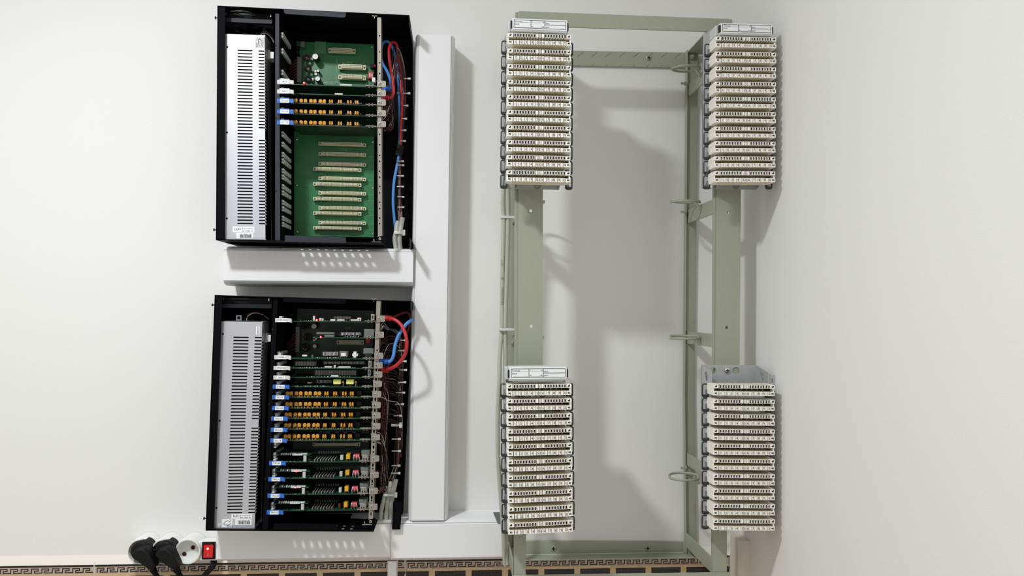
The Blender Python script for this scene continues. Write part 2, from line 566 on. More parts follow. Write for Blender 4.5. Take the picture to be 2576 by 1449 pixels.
def comb_connector(parent, u0, u1, v, h, d, n, dim=False):
    """beige backplane socket with two rows of contact holes"""
    s = slope(v)
    vm = v + s * (u1 - u0) / 2
    p0, p1 = P(u0, v, d), P(u1, v + s * (u1 - u0), d)
    z = p0.z
    k = S(d)
    m = MB()
    hh = h / 2 * k
    m.box(p0.x, p1.x, -d, -d + .006, z - hh, z + hh, 'connector_beige')
    e = 9 * k
    m.box(p0.x + e, p1.x - e, -d - .004, -d + .001, z - hh * .75, z + hh, 'connector_beige')
    o = m.build('socket', parent, bevel=.0004)
    m = MB()
    xa, xb = p0.x + e + 2 * k, p1.x - e - 2 * k
    for r in (-.28, .45):
        for i in range(n):
            x = xa + (xb - xa) * (i + .5) / n
            w = (xb - xa) / n * .26
            m.box(x - w, x + w, -d - .0042, -d - .0036, z + hh * r - w * .9, z + hh * r + w * .9, 'module_dark')
    for x in (p0.x + e * .45, p1.x - e * .45):
        m.cyl((x, -d + .0002, z - hh * .1), (0, -1, 0), 2.0 * k, .0005, 'ink', 10)
    m.build('contact_hole', o, kind='stuff', smooth=0)
    return o

# ------------------------------------------------------------------ cabinets
DC = 0.142
def cabinet(label, TL, TR, BL, BR, side, corners, brx, lip_t, lip_b, div, rail, holes, vents, fan, screws, tab, lipmat):
    at = P((BL[0] + BR[0]) / 2, BL[1], 0)
    c = thing('equipment_cabinet', label, 'cabinet', Vector((at.x, 0, at.z)), 'black telephone exchange cabinets')
    T = 0.0016
    q = [P(*TL, DC), P(*TR, DC), P(*BR, DC), P(*BL, DC)]
    # back panel
    bk = [q[0], Vector((P(*side[0], .03).x, 0, q[1].z)), Vector((P(*side[1], .03).x, 0, q[2].z)), q[3]]
    m = MB(); m.add([(p.x, -.012, p.z) for p in bk] + [(p.x, -.010, p.z) for p in bk], [(0, 1, 2, 3), (7, 6, 5, 4), (0, 4, 5, 1), (1, 5, 6, 2), (2, 6, 7, 3), (3, 7, 4, 0)], 'steel_black')
    m.build('back_panel', c)
    def wall(a, b, nrm, name, y0=-DC, y1=0.0):
        m = MB()
        n = Vector(nrm) * T
        vs = []
        for p in (a, b):
            for y in (y0, y1):
                vs += [(p.x, y, p.z), (p.x + n.x, y, p.z + n.z)]
        m.add(vs, [(0, 1, 3, 2), (4, 6, 7, 5), (0, 4, 5, 1), (2, 3, 7, 6), (0, 2, 6, 4), (1, 5, 7, 3)], 'steel_black')
        return m.build(name, c)
    wall(q[0], q[3], (1, 0, 0), 'side_panel')
    wall(P(*side[0], .03), P(*side[1], .03), (1, 0, 0), 'side_panel', -.03)
    for (a, b) in corners:
        pa, pb = P(*a, DC), P(*b, DC)
        pb.x = pa.x
        wall(pa, pb, (-1, 0, 0), 'corner_plate')
    # front flange along the left side
    m = MB(); m.quad([TL, (TL[0] + 19, TL[1] + 1), (BL[0] + 20, BL[1]), BL], DC, DC - .0015, 'steel_black'); m.build('front_flange', c)
    # top panel with the round fan opening
    fx = P(fan[0], TL[1] + 10, .075).x
    za, zb = q[0].z, q[1].z
    def tp(a, y, b):
        return (a, b, za + (zb - za) * (a - q[0].x) / (q[1].x - q[0].x) - y)
    outer = [(q[0].x, -DC), (q[1].x, -DC), (q[1].x, 0), (q[0].x, 0)]
    hl = ring2(fx, -.086, .038, .042, 28)
    m = MB(); m.plate([outer, hl], 0, T, 'steel_black', tp); m.build('top_panel', c)
    # bottom panel with vent slots
    xb = P(brx, BL[1], DC).x
    zc, zd = q[3].z, q[3].z + (q[2].z - q[3].z) * (xb - q[3].x) / (q[2].x - q[3].x)
    def bp(a, y, b):
        return (a, b, zc + (zd - zc) * (a - q[3].x) / (xb - q[3].x) + y)
    outer = [(q[3].x, -DC), (xb, -DC), (xb, -.02), (q[3].x, -.02)]
    loops = [outer]
    for i in range(vents[2]):
        x = P(vents[0] + (vents[1] - vents[0]) * i / (vents[2] - 1), BL[1], .09).x
        for (y, l) in ((-.127, .010), (-.108, .010), (-.093, .005)):
            loops.append([(x - .0028, y - l / 2), (x + .0028, y - l / 2), (x + .0028, y + l / 2), (x - .0028, y + l / 2)])
    loops.append(ring2(P(fan[0], BL[1], .075).x, -.072, .040, .040, 24))
    m = MB(); m.plate(loops, 0, T, 'steel_black', bp); m.build('bottom_panel', c)
    # rounded lips
    for l in (lip_t, lip_b):
        m = MB()
        (a, b), (a2, b2), (a3, b3), (a4, b4) = l
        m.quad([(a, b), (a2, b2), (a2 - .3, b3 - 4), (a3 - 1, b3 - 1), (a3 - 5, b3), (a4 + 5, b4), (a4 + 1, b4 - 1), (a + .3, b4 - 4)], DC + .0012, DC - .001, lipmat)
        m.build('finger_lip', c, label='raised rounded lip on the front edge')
    # divider
    m = MB(); m.quad(div, DC - .006, DC - .0075, 'steel_black' if lipmat == 'steel_black' else lipmat)
    p0, p1 = P(*div[0], DC - .006), P(*div[3], DC - .006)
    for (a, b, w) in ((0, 3, 1), (1, 2, -1)):
        pa, pb = P(*div[a], DC - .006), P(*div[b], DC - .006)
        m.add([(pa.x, -DC + .006, pa.z), (pa.x + .0015 * w, -DC + .006, pa.z), (pa.x + .0015 * w, -.012, pa.z), (pa.x, -.012, pa.z),
               (pb.x, -DC + .006, pb.z), (pb.x + .0015 * w, -DC + .006, pb.z), (pb.x + .0015 * w, -.012, pb.z), (pb.x, -.012, pb.z)],
              [(0, 1, 2, 3), (7, 6, 5, 4), (0, 4, 5, 1), (1, 5, 6, 2), (2, 6, 7, 3), (3, 7, 4, 0)], 'steel_black')
    dv = m.build('divider', c, label='dark upright divider between power supply and cards')
    m = MB()
    for t_ in (.14, .46, .78):
        u = div[0][0] + (div[3][0] - div[0][0]) * t_ + 3.5
        v = div[0][1] + (div[3][1] - div[0][1]) * t_
        p = P(u, v, DC - .006)
        m.cyl(p, (0, -1, 0), 2.2 * S(DC), .0004, 'dark_inside', 10)
    m.build('screw_hole', dv)
    # rail with holes
    ra = [P(u, v, DC - .002) for u, v in rail]
    loops = [[(p.x, p.z) for p in ra]]
    for u, v, rx, ry in holes:
        p = P(u, v, DC - .002)
        loops.append(ring2(p.x, p.z, rx * S(DC), ry * S(DC), 10))
    m = MB(); m.plate(loops, -DC + .002, -DC + .004, 'nickel')
    a, b = ra[1], ra[2]
    m.add([(a.x, -DC + .002, a.z), (a.x - .001, -DC + .002, a.z), (a.x - .001, -DC + .016, a.z), (a.x, -DC + .016, a.z),
           (b.x, -DC + .002, b.z), (b.x - .001, -DC + .002, b.z), (b.x - .001, -DC + .016, b.z), (b.x, -DC + .016, b.z)],
          [(0, 1, 2, 3), (7, 6, 5, 4), (0, 4, 5, 1), (1, 5, 6, 2), (2, 6, 7, 3), (3, 7, 4, 0)], 'nickel')
    rl = m.build('mounting_rail', c, label='pale metal mounting rail with holes')
    screw(rl, rail[3][0] + 5, rail[3][1] + 5, DC, 3.8)
    m = MB(); m.px(rail[0][0] - 13, rail[0][1] - 5, rail[0][0], rail[0][1] - 3.4, DC - .001, DC - .004, 'nickel')
    m.px(rail[0][0] - 8, rail[0][1] - 5, rail[0][0] - 6, rail[0][1] + 2, DC - .001, DC - .004, 'nickel'); m.build('rail_clip', c)
    m = MB(); m.px(rail[3][0] - 16, rail[3][1] + 12, rail[3][0] + 9, rail[3][1] + 14, DC - .001, DC - .004, 'nickel')
    m.px(rail[3][0] - 11, rail[3][1] + 5, rail[3][0] - 9, rail[3][1] + 13, DC - .001, DC - .004, 'nickel'); m.build('rail_clip', c)
    m = MB(); m.px(rail[3][0] - 3, rail[3][1] - 3, rail[3][0] + 17, rail[3][1] + 14, DC - .003, DC - .01, 'steel_black'); m.build('rail_foot', c)
    # fan
    m = MB()
    u0, u1, v0, v1 = fan[1], fan[2], fan[3], fan[4]
    d = .118
    cx, cz = (P(u0, v1, d).x + P(u1, v1, d).x) / 2, P((u0 + u1) / 2, v1, d).z
    hw = (u1 - u0) / 2 * S(d)
    hz = (v1 - v0) * S(d)
    loop = [(cx - hw, -d), (cx + hw, -d), (cx + hw, -d + 2 * hw), (cx - hw, -d + 2 * hw)]
    loop = [(a, min(b, -.014)) for a, b in loop]
    hole = ring2(cx, -.068, hw * .84, min(hw * .9, .050), 24)
    fl = lambda a, y, b: (a, b, cz + y)
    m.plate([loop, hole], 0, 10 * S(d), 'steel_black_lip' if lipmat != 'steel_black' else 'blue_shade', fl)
    m.plate([loop, hole], hz - 4 * S(d), hz, 'black_plastic', fl)
    m.box(cx - hw, cx + hw, -d + .004, -d + .008, cz, cz + hz, 'black_plastic')
    f = m.build('cooling_fan', c, label='square cooling fan lying flat at the top')
    m = MB(); m.quad(fan[6], d - .002, d - .006, 'steel_black_lip' if lipmat != 'steel_black' else 'blue_shade'); m.build('funnel_lit_patch', f)  # paler shape painted in for the light falling inside the fan
    m = MB()
    m.cyl((cx, -.068, cz + .002), (0, 0, 1), hw * .34, hz * .9, 'black_plastic', 16)
    for i in range(7):
        w = 2 * math.pi * i / 7
        e, g = Vector((math.cos(w), math.sin(w), 0)), Vector((-math.sin(w), math.cos(w), 0))
        b0 = Vector((cx, -.068, cz))
        r1, r2 = hw * .33, min(hw * .8, .046)
        vs = [b0 + e * r1 + Vector((0, 0, hz * .1)), b0 + e * r2 + Vector((0, 0, hz * .1)), b0 + e * r2 + g * hw * .4 + Vector((0, 0, hz * .7)), b0 + e * r1 + g * hw * .25 + Vector((0, 0, hz * .7))]
        vs += [x + Vector((0, 0, .001)) for x in vs]
        m.add(vs, [(0, 1, 2, 3), (7, 6, 5, 4), (0, 4, 5, 1), (1, 5, 6, 2), (2, 6, 7, 3), (3, 7, 4, 0)], 'black_plastic')
    m.build('impeller', f)
    for (u, v) in fan[5]:
        m = MB(); m.px(u - 1.3, v - 3, u + 1.3, v + 3, .125, .12, 'chrome'); m.build('fan_screw', f)
    for (u, v) in screws:
        p = P(u, v, DC - .02)
        m = MB(); m.lathe((P(TL[0] + (BL[0] - TL[0]) * (v - TL[1]) / (BL[1] - TL[1]), v, DC - .02).x, p.y, p.z), (-1, 0, 0), [(0, .0012), (.003, .0012), (.003, .003), (.0045, .0028), (.005, .001)], 'ferrite', 10)
        m.build('side_screw', c)
    if tab:
        m = MB(); m.quad(tab, TD + .012, TD + .010, 'steel_black'); m.build('bottom_tab', c)
    return c

holes1 = [(955, v, 1.9, 2.1) for v in (90, 130.4, 157.8, 185, 338, 364, 391, 406, 430.7, 445.6, 469, 485, 509, 524.6, 548, 563)]
cab1 = cabinet('upper black steel cabinet, open, with half its card slots empty', (547, 14), (1030, 38), (543, 604), (1034, 613), [(1035.5, 96), (1035.5, 616)], [((1030, 38), (1030, 62)), ((1031, 597), (1031, 622))], 962,
               [(714, 22), (870, 31), (869, 44), (717, 35)], [(716, 592), (870, 597), (872, 611), (715, 608)],
               [(690.5, 34), (704, 34.5), (707, 606), (690, 606)],
               [(949, 44), (960, 44), (962.5, 593), (950.5, 596)], holes1, (752, 915, 9),
               (622, 564, 682, 27, 57, [(568, 34), (681, 39)], [(599, 33), (646, 35), (633, 42), (631, 52), (613, 51), (615, 42)]), [(545, 45), (541, 578)], None, 'steel_black_lip')
h2 = []
for v0, kind in ((881, 'h'), (895, 's'), (913, 's'), (930, 's'), (954, 's'), (979, 's'), (1005, 's'), (1032, 's'), (1060, 's'), (1085, 's'), (1113, 'h'), (1125, 's'), (1137, 'h'), (1170, 's'), (1179, 'h'), (1211, 's'), (1219, 'h'), (1252, 's'), (1259, 'h'), (1293, 's')):
    u = 953 - (v0 - 756) * 20 / 550
    h2.append((u, v0, 1.9, 2.2) if kind == 'h' else (u, v0, 2.2, 4.6))
cab2 = cabinet('lower black steel cabinet, open, filled with circuit cards', (540, 742), (1034, 757), (517, 1335), (1010, 1338), [(1034, 757), (1010, 1306)], [((1033.5, 757), (1033.5, 781))], 940,
               [(713, 747), (870, 752), (869, 764), (715, 760)], [(688, 1317), (848, 1319), (850, 1334), (686, 1332)],
               [(686, 747), (701, 748), (676, 1333), (658, 1333)],
               [(947, 756), (959, 756), (939.5, 1305), (927, 1307)], h2, (725, 890, 9),
               (615, 556, 680, 750, 775, [(561, 751), (676, 754)], [(582, 773), (598, 766), (622, 763), (644, 767), (658, 775)]), [(537, 767), (516, 1304)],
               [(989, 1262), (1012, 1262), (1007, 1332), (986, 1332)], 'steel_black')

# card guides on the divider of the two cabinets
def card_guide(c, u, v, h, d0=.128, d1=.055, w=11):
    a = P(u, v, d0); k = S(d0)
    m = MB()
    x0, x1 = a.x, a.x + w * .55 * k
    z1, z0 = a.z, a.z - h * k
    vs = []
    for (y, s) in ((-d0, 1.0), (-d0 + .01, 1.15), (-d1, 1.0)):
        zz = (z0 + z1) / 2; hh = (z1 - z0) / 2 * s * (1 if y == -d0 else .8)
        vs += [(x0, y, zz - hh), (x1, y, zz - hh), (x1, y, zz + hh), (x0, y, zz + hh)]
    fs = [(0, 1, 2, 3), (11, 10, 9, 8)]
    for o in (0, 4):
        fs += [(o + i, o + (i + 1) % 4, o + (i + 1) % 4 + 4, o + i + 4) for i in range(4)]
    m.add(vs, fs, 'guide_plastic')
    m.box(x0 + .001, x1 + .0004, -d0 - .0004, -d0 + .004, z0 + (z1 - z0) * .3, z0 + (z1 - z0) * .62, 'grey_plastic')
    return m.build('card_guide', c, bevel=.0005, label='pale grey plastic card guide')
for v in (81, 121, 175, 330, 356, 382, 398, 423, 438.6, 463, 478.6, 502.7, 518.4, 542.5, 558):
    card_guide(cab1, 706.5 if v < 340 else 707, v, 12 if v > 330 else 13)
for v in (1114, 1139, 1180, 1222, 1264):
    card_guide(cab2, 688 - (v - 1114) * .045, v, 13)
for v in (885, 912, 937, 960, 986, 1013, 1040, 1067, 1095):
    card_guide(cab2, 697 - (v - 885) * .05, v, 9)

# ------------------------------------------------------------------ power supplies
def psu(label, TL, TR, BR, BL, n, s0, s1, colA, colB, gap, stickers, holes):
    d = DC - .010
    at = P((BL[0] + BR[0]) / 2, BL[1], .02)
    t = thing('power_supply', label, 'power supply', at, 'silver power supplies in the cabinets')
    def uv(a, b):        # a across, b down, in 0..1
        l = (TL[0] + (BL[0] - TL[0]) * b, TL[1] + (BL[1] - TL[1]) * b)
        r = (TR[0] + (BR[0] - TR[0]) * b, TR[1] + (BR[1] - TR[1]) * b)
        p = P(l[0] + (r[0] - l[0]) * a, l[1] + (r[1] - l[1]) * a, d)
        return (p.x, p.z)
    loops = [[uv(0, 0), uv(.96, 0), uv(1, .006), uv(1, 1 - .006), uv(.97, 1), uv(0, 1)]]
    hgt = 3.3 / (BL[1] - TL[1]) / 2
    zs = []
    for i in range(n):
        b = s0 + (s1 - s0) * i / (n - 1)
        w = (colA[1] - colA[0])
        loops.append([uv(colA[0], b), uv(colA[0] + .012, b - hgt), uv(colA[1] - .012, b - hgt), uv(colA[1], b), uv(colA[1] - .012, b + hgt), uv(colA[0] + .012, b + hgt)])
        if not (gap[0] < b < gap[1]):
            loops.append([uv(colB[0], b), uv(colB[0] + .012, b - hgt), uv(.996, b - hgt), uv(.996, b + hgt), uv(colB[0] + .012, b + hgt)])
            zs.append(b)
    for (a, b) in holes:
        c = uv(a, b)
        loops.append(ring2(c[0], c[1], 2.6 * S(d), 2.6 * S(d), 10))
    m = MB(); m.plate(loops, -d, -d + .0012, 'aluminium')
    # folded right side with the slots carried round the corner
    xr = [uv(1, b)[0] for b in (0, 1)]
    zr = [uv(1, b)[1] for b in (0, 1)]
    dep = .05
    def side(a, y, b):
        f = (b - zr[0]) / (zr[1] - zr[0])
        return (xr[0] + (xr[1] - xr[0]) * f - y, a, b)
    loops = [[(-d, zr[0]), (-d + dep, zr[0]), (-d + dep, zr[1]), (-d, zr[1])]]
    for b in zs:
        z = uv(1, b)[1]
        hh = 1.6 * S(d)
        loops.append([(-d + .0004, z - hh), (-d + .0075, z - hh), (-d + .0075, z + hh), (-d + .0004, z + hh)])
    m.plate(loops, 0, .001, 'aluminium', side)
    a, b = uv(0, 0), uv(.96, 0)
    for k in (0, 1):
        a, b = uv(0, k), uv(1, k)
        s = -.001 if k == 0 else .001
        m.add([(a[0], -d, a[1]), (b[0], -d, b[1]), (b[0], -d + dep, b[1]), (a[0], -d + dep, a[1]), (a[0], -d, a[1] + s), (b[0], -d, b[1] + s), (b[0], -d + dep, b[1] + s), (a[0], -d + dep, a[1] + s)],
              [(0, 1, 2, 3), (7, 6, 5, 4), (0, 4, 5, 1), (1, 5, 6, 2), (2, 6, 7, 3), (3, 7, 4, 0)], 'aluminium')
    a, b = uv(0, 0), uv(0, 1)
    m.add([(a[0], -d, a[1]), (b[0], -d, b[1]), (b[0], -d + dep, b[1]), (a[0], -d + dep, a[1]), (a[0] + .001, -d, a[1]), (b[0] + .001, -d, b[1]), (b[0] + .001, -d + dep, b[1]), (a[0] + .001, -d + dep, a[1])],
          [(0, 1, 2, 3), (7, 6, 5, 4), (0, 4, 5, 1), (1, 5, 6, 2), (2, 6, 7, 3), (3, 7, 4, 0)], 'aluminium')
    m.build('case', t, smooth=0)
    m = MB()
    q = [uv(.04, .01), uv(.92, .01), uv(.92, .99), uv(.04, .99)]
    m.add([(x, -d + .011, z) for x, z in q] + [(x, -.02, z) for x, z in q], [(0, 1, 2, 3), (7, 6, 5, 4), (0, 4, 5, 1), (1, 5, 6, 2), (2, 6, 7, 3), (3, 7, 4, 0)], 'dark_inside')
    m.build('slot_backing', t, label='black backing box standing in for the dark behind the slots')  # solid black box stands in for the shade inside the case
    for kind, u0, v0, u1, v1 in stickers:
        m = MB()
        m.px(u0, v0, u1, v1, d + .0004, d - .0002, 'label_grey' if kind == 'logo_r' else 'label_white')
        y = d + .0006
        w, h = u1 - u0, v1 - v0
        def line(pts, r=.9, mm='ink'):
            m.tube(smooth_path([P(u0 + a * w, v0 + b * h, y) for a, b in pts], 4), r * S(y) * .5, mm, 4)
        if kind == 'logo':            # upside-down emblem of two crossing arcs
            line([(.08, .55), (.2, .62), (.42, .72), (.66, .68), (.84, .5)])
            line([(.2, .58), (.3, .34), (.5, .22), (.66, .24)])
            line([(.66, .28), (.8, .26), (.84, .1), (.9, .08)])
            m.ptext('ROD', u0 + w * .74, v0 + h * .84, y, 4.2, 'ink', math.pi, 1.2)
        elif kind == 'logo_r':        # the same emblem turned on its side
            line([(.5, .05), (.35, .3), (.35, .6), (.5, .85)])
            line([(.42, .2), (.65, .25), (.75, .45), (.72, .7), (.85, .92)])
            m.ptext('ROD', u0 + w * .2, v0 + h * .72, y, 3.6, 'ink', math.pi / 2)
        elif kind == 'bar':
            x = .22
            m.ptext('SN 79001179' if h > 10 else 'LE0001010', u0 + w * .55, v0 + h * .2, y, 3.3, 'ink', math.pi, 1.1)
            while x < .9:
                ww = R.choice((.01, .018, .028))
                m.px(u0 + x * w, v0 + h * .34, u0 + (x + ww) * w, v0 + h * .85, y, y - .0004, 'ink')
                x += ww + R.choice((.012, .02))
        elif kind == 'spec':
            m.ptext('(e)', u0 + w * .17, v0 + h * .42, y, 6, 'ink')
            m.ptext('CE', u0 + w * .32, v0 + h * .35, y, 4.5, 'ink', math.pi)
            m.ptext('LE0001010', u0 + w * .7, v0 + h * .3, y, 2.6, 'ink_grey', math.pi, 1.6)
            m.ptext('SN 79001179', u0 + w * .7, v0 + h * .72, y, 3.0, 'ink', math.pi, 1.1)
            m.px(u0 + w * .44, v0 + h * .1, u0 + w * .45, v0 + h * .9, y, y - .0004, 'ink_grey')
        elif kind == 'side':
            m.ptext('LE0001010', u0 + w * .55, v0 + h * .5, y, 4.2, 'ink', math.pi / 2, .75)
        elif kind == 'round':
            m.ptext('Q', u0 + w * .5, v0 + h * .5, y, 5, 'ink_grey')
        m.build('sticker', t, smooth=0)
    return t
psu('bright silver slotted power supply inside the upper black cabinet', (565.5, 84), (667, 87.5), (669, 604), (564, 603), 55, .080, .920, (.31, .69), (.83, 1), (.465, .515),
    [('logo_r', 642, 94, 665, 120), ('spec', 585, 570, 640, 585), ('bar', 594, 586, 637, 600)], [(.06, .066), (.06, .48), (.06, .897)])
psu('duller silver slotted power supply inside the lower black cabinet', (556, 807), (661.5, 808.6), (641.6, 1330.7), (537, 1333), 55, .078, .920, (.305, .68), (.815, 1), (.470, .508),
    [('side', 644, 821, 653, 842), ('spec', 582, 1293, 634, 1305), ('bar', 591, 1306.5, 633, 1321), ('logo', 558, 1306, 585, 1326.5), ('round', 549, 1318, 556, 1325)], [(.055, .063), (.055, .478), (.05, .895)])
# white plugs and thin leads beside the power supplies
for (u, v, w, lab) in ((671, 125, 18, 'upper'), (664, 838, 20, 'lower')):
    t = thing('power_connector', 'small white plug on the side of the %s power supply' % lab, 'connector', P(u, v + 24, .10))
    m = MB(); m.px(u, v, u + w * .45, v + 24, .108, .085, 'guide_plastic'); m.build('housing', t, bevel=.0008)
    m = MB(); m.px(u + w * .4, v + 5, u + w, v + 22, .112, .085, 'white_plastic'); m.build('plug', t, bevel=.0008)
m = MB()
for i in range(4):
    m.tube(pxpath([(655 + i, 86 - i, .09), (668, 84 - i * 2, .09), (680 + i, 92, .085), (690 + i, 108, .08)]), .0009, 'wire_maroon' if i else 'wire_white', 5)
tag(m.build('fan_lead'), 'thin dark red fan wires looping above the upper power supply', 'wire')['kind'] = 'thing'
m = MB()
for i in range(3):
    m.tube(pxpath([(620 + i, 806, .1), (624, 795 - i * 2, .1), (642, 787 - i, .095), (662, 792, .09), (676 + i, 803, .085)]), .0008, 'wire_maroon' if i else 'wire_white', 5)
tag(m.build('fan_lead'), 'thin dark wires arching above the lower power supply', 'wire')['kind'] = 'thing'
t = thing('mains_inlet', 'small square metal inlet with a round hole above the lower power supply', 'inlet', P(600, 806, .09))
m = MB()
p = P(600.5, 799.5, .095)
q = 6.5 * S(.095)
m.plate([[(p.x - q, p.z - q), (p.x + q, p.z - q), (p.x + q, p.z + q), (p.x - q, p.z + q)], ring2(p.x, p.z, q * .6, q * .6)], -.095, -.093, 'zinc'); m.build('plate', t)
m = MB(); m.cyl((p.x, -.092, p.z), (0, 1, 0), q * .7, .01, 'dark_inside'); m.build('socket', t)

# ------------------------------------------------------------------ backplane boards
DB = .030
def board(label, pts, mt, d=DB):
    at = P(*pts[3], d)
    t = thing('backplane_board', label, 'circuit board', at, 'green backplane boards')
    m = MB(); m.quad(pts, d, d - .002, mt); m.build('board', t)
    return t
bA = board('green backplane board in the upper cabinet above the card handles, with coils', [(746, 104), (941, 112), (941, 327), (746, 323)], 'pcb_lit')
bB = board('bare green backplane board with rows of beige sockets below the cards', [(740, 329), (941, 336), (941, 597), (740, 593)], 'pcb_lit')
bC = board('shade-darkened green backplane board behind the cards of the lower cabinet', [(748, 776), (941, 782), (925, 1180), (735, 1176)], 'pcb_shaded')
for v in (363.6, 389, 413.8, 450.6, 487.3, 525, 561.9):
    comb_connector(bB, 801, 920.5, v - 2.2, 8.5, DB + .010, 32)
for v in (427, 465, 502, 538, 575.3):
    comb_connector(bB, 787.6, 909, v - 2.2, 8.5, DB + .010, 32)
comb_connector(bA, 826, 894.5, 126.5, 12, DB + .010, 16)
comb_connector(bA, 851, 920.5, 167.5, 12, DB + .010, 16)
comb_connector(bA, 851, 920.5, 193.5, 12, DB + .010, 16)
comb_connector(bC, 847, 915, 861, 11, DB + .010, 16)
comb_connector(bC, 786, 906, 1118, 9, DB + .010, 32)
def traces(t, l, d=DB):
    m = MB()
    for u0, v0, u1, v1 in l:
        m.px(u0, v0, u1, v1, d + .0003, d, 'pcb_trace')
    m.build('printed_trace', t, kind='stuff', smooth=0)
traces(bA, [(792, 104.5, 820, 134), (818, 142, 905, 142.8), (905, 142, 906, 150), (812, 208, 858, 211), (845, 150, 848, 210), (860, 156, 866, 160), (870, 155, 886, 160)])
traces(bB, [(835 + i * 3, 477, 836.2 + i * 3, 481) for i in range(11)] + [(852 + i * 3, 590, 853.2 + i * 3, 594) for i in range(9)] + [(925, v, 940, v + 1.2) for v in (367, 393, 417, 430, 453, 466, 490, 505, 527, 541, 563, 578)] + [(822 + i * 8, 551, 826 + i * 8, 555) for i in range(6)] + [(860 + i * 3, 374, 861.5 + i * 3, 379) for i in range(5)])
for (u, v, b) in ((746, 350, bB), (937, 357, bB), (746, 466, bB), (937, 473, bB), (747, 584, bB), (936, 589, bB), (936, 118, bA), (750, 111, bA)):
    m = MB()
    m.lathe(P(u, v, DB), (0, -1, 0), [(0, 3 * S(DB)), (.001, 2.6 * S(DB)), (.002, 1 * S(DB))], 'chrome', 10)
    m.build('board_screw', b)
pins(bB, 808, 895, 336, 340, DB + .012, 40, back=False)
for (u, v) in ((771, 145), (775, 173), (775, 199)):
    toroid(bA, u, v, DB + .014, 9)
can_cap(bA, 793, 142, DB + .024, 8, .02)
can_cap(bA, 799, 198, DB + .02, 6.5, .016)
can_cap(bA, 800, 178, DB + .014, 3.4, .010)
for (u0, v0, u1, v1) in ((791, 176, 796, 182), (791, 184, 797, 189), (784, 196, 789, 203), (783, 145, 787, 151)):
    chip(bA, u0, v0, u1, v1, DB + .006, 'white_plastic', 'small_component', .006)
chip(bA, 925.5, 181, 939, 197.5, DB + .010, 'dip_red', 'dip_switch', .010, 'small red switch block')
m = MB()
for i in range(4):
    m.px(928.5 + i * 2.6, 184 + i * .6, 929.6 + i * 2.6, 193, DB + .0104, DB + .0098, 'label_white')
m.build('switch_mark', bA, smooth=0)
chip(bA, 931, 162, 941, 171, DB + .010, 'black_plastic', 'reset_button', .010)
m = MB(); m.lathe(P(943.5, 166.5, DB + .012), (0, -1, 0), [(0, 2.6 * S(.04)), (.004, 2.4 * S(.04)), (.005, 1 * S(.04))], 'cable_red', 10); m.build('button_cap', bA, label='small red button cap')
chip(bA, 747, 143, 758, 207, DB + .014, 'grey_plastic', 'power_header', .012)
for v in (115, 131, 136):
    chip(bA, 745, v, 752, v + 10, DB + .012, 'black_plastic', 'lead_socket', .01)
chip(bA, 756, 104, 766, 118, DB + .016, 'grey_plastic', 'heat_sink', .012)
# lower backplane details
for (u, v) in ((767.5, 819.5), (773.5, 848), (768, 873.5)):
    toroid(bC, u, v, DB + .014, 9.5)
can_cap(bC, 790, 821, DB + .022, 7, .016, 'label_grey')
can_cap(bC, 792, 871, DB + .018, 5.2, .014, 'label_grey')
can_cap(bC, 795, 853, DB + .014, 3, .010, 'label_grey')
for (u0, v0, u1, v1) in ((787, 847, 792.5, 851), (787, 854, 792.5, 858)):
    chip(bC, u0, v0, u1, v1, DB + .006, 'white_plastic', 'small_component', .006)
chip(bC, 920, 851, 931, 864, DB + .010, 'dip_red', 'dip_switch', .010, 'small red switch block')
chip(bC, 743, 822, 753, 886, DB + .014, 'grey_plastic', 'power_header', .012)
traces(bC, [(868, 823, 872, 827), (873, 823, 876, 827), (877, 823, 879, 827.5), (880, 823, 882, 827.5)])
for lab, l in (('upper', [(747, 150, 712, 195), 0]), ('lower', [(746, 838, 708, 868), 0])):
    a, b, c_, d_ = l[0]
    m = MB()
    for i in range(7):
        v = b + i * 7
        m.tube(pxpath([(a, v, DB + .02), (a - 8, v + 6, DB + .02), (a - 20, v + 22 - i * 2, DB + .015), (c_, d_ + i * 3, DB + .01)]), .0010, 'wire_red' if i % 2 else 'wire_maroon', 5)
    tag(m.build('power_lead'), 'red power wires beside the %s backplane board' % lab, 'wire')['kind'] = 'thing'

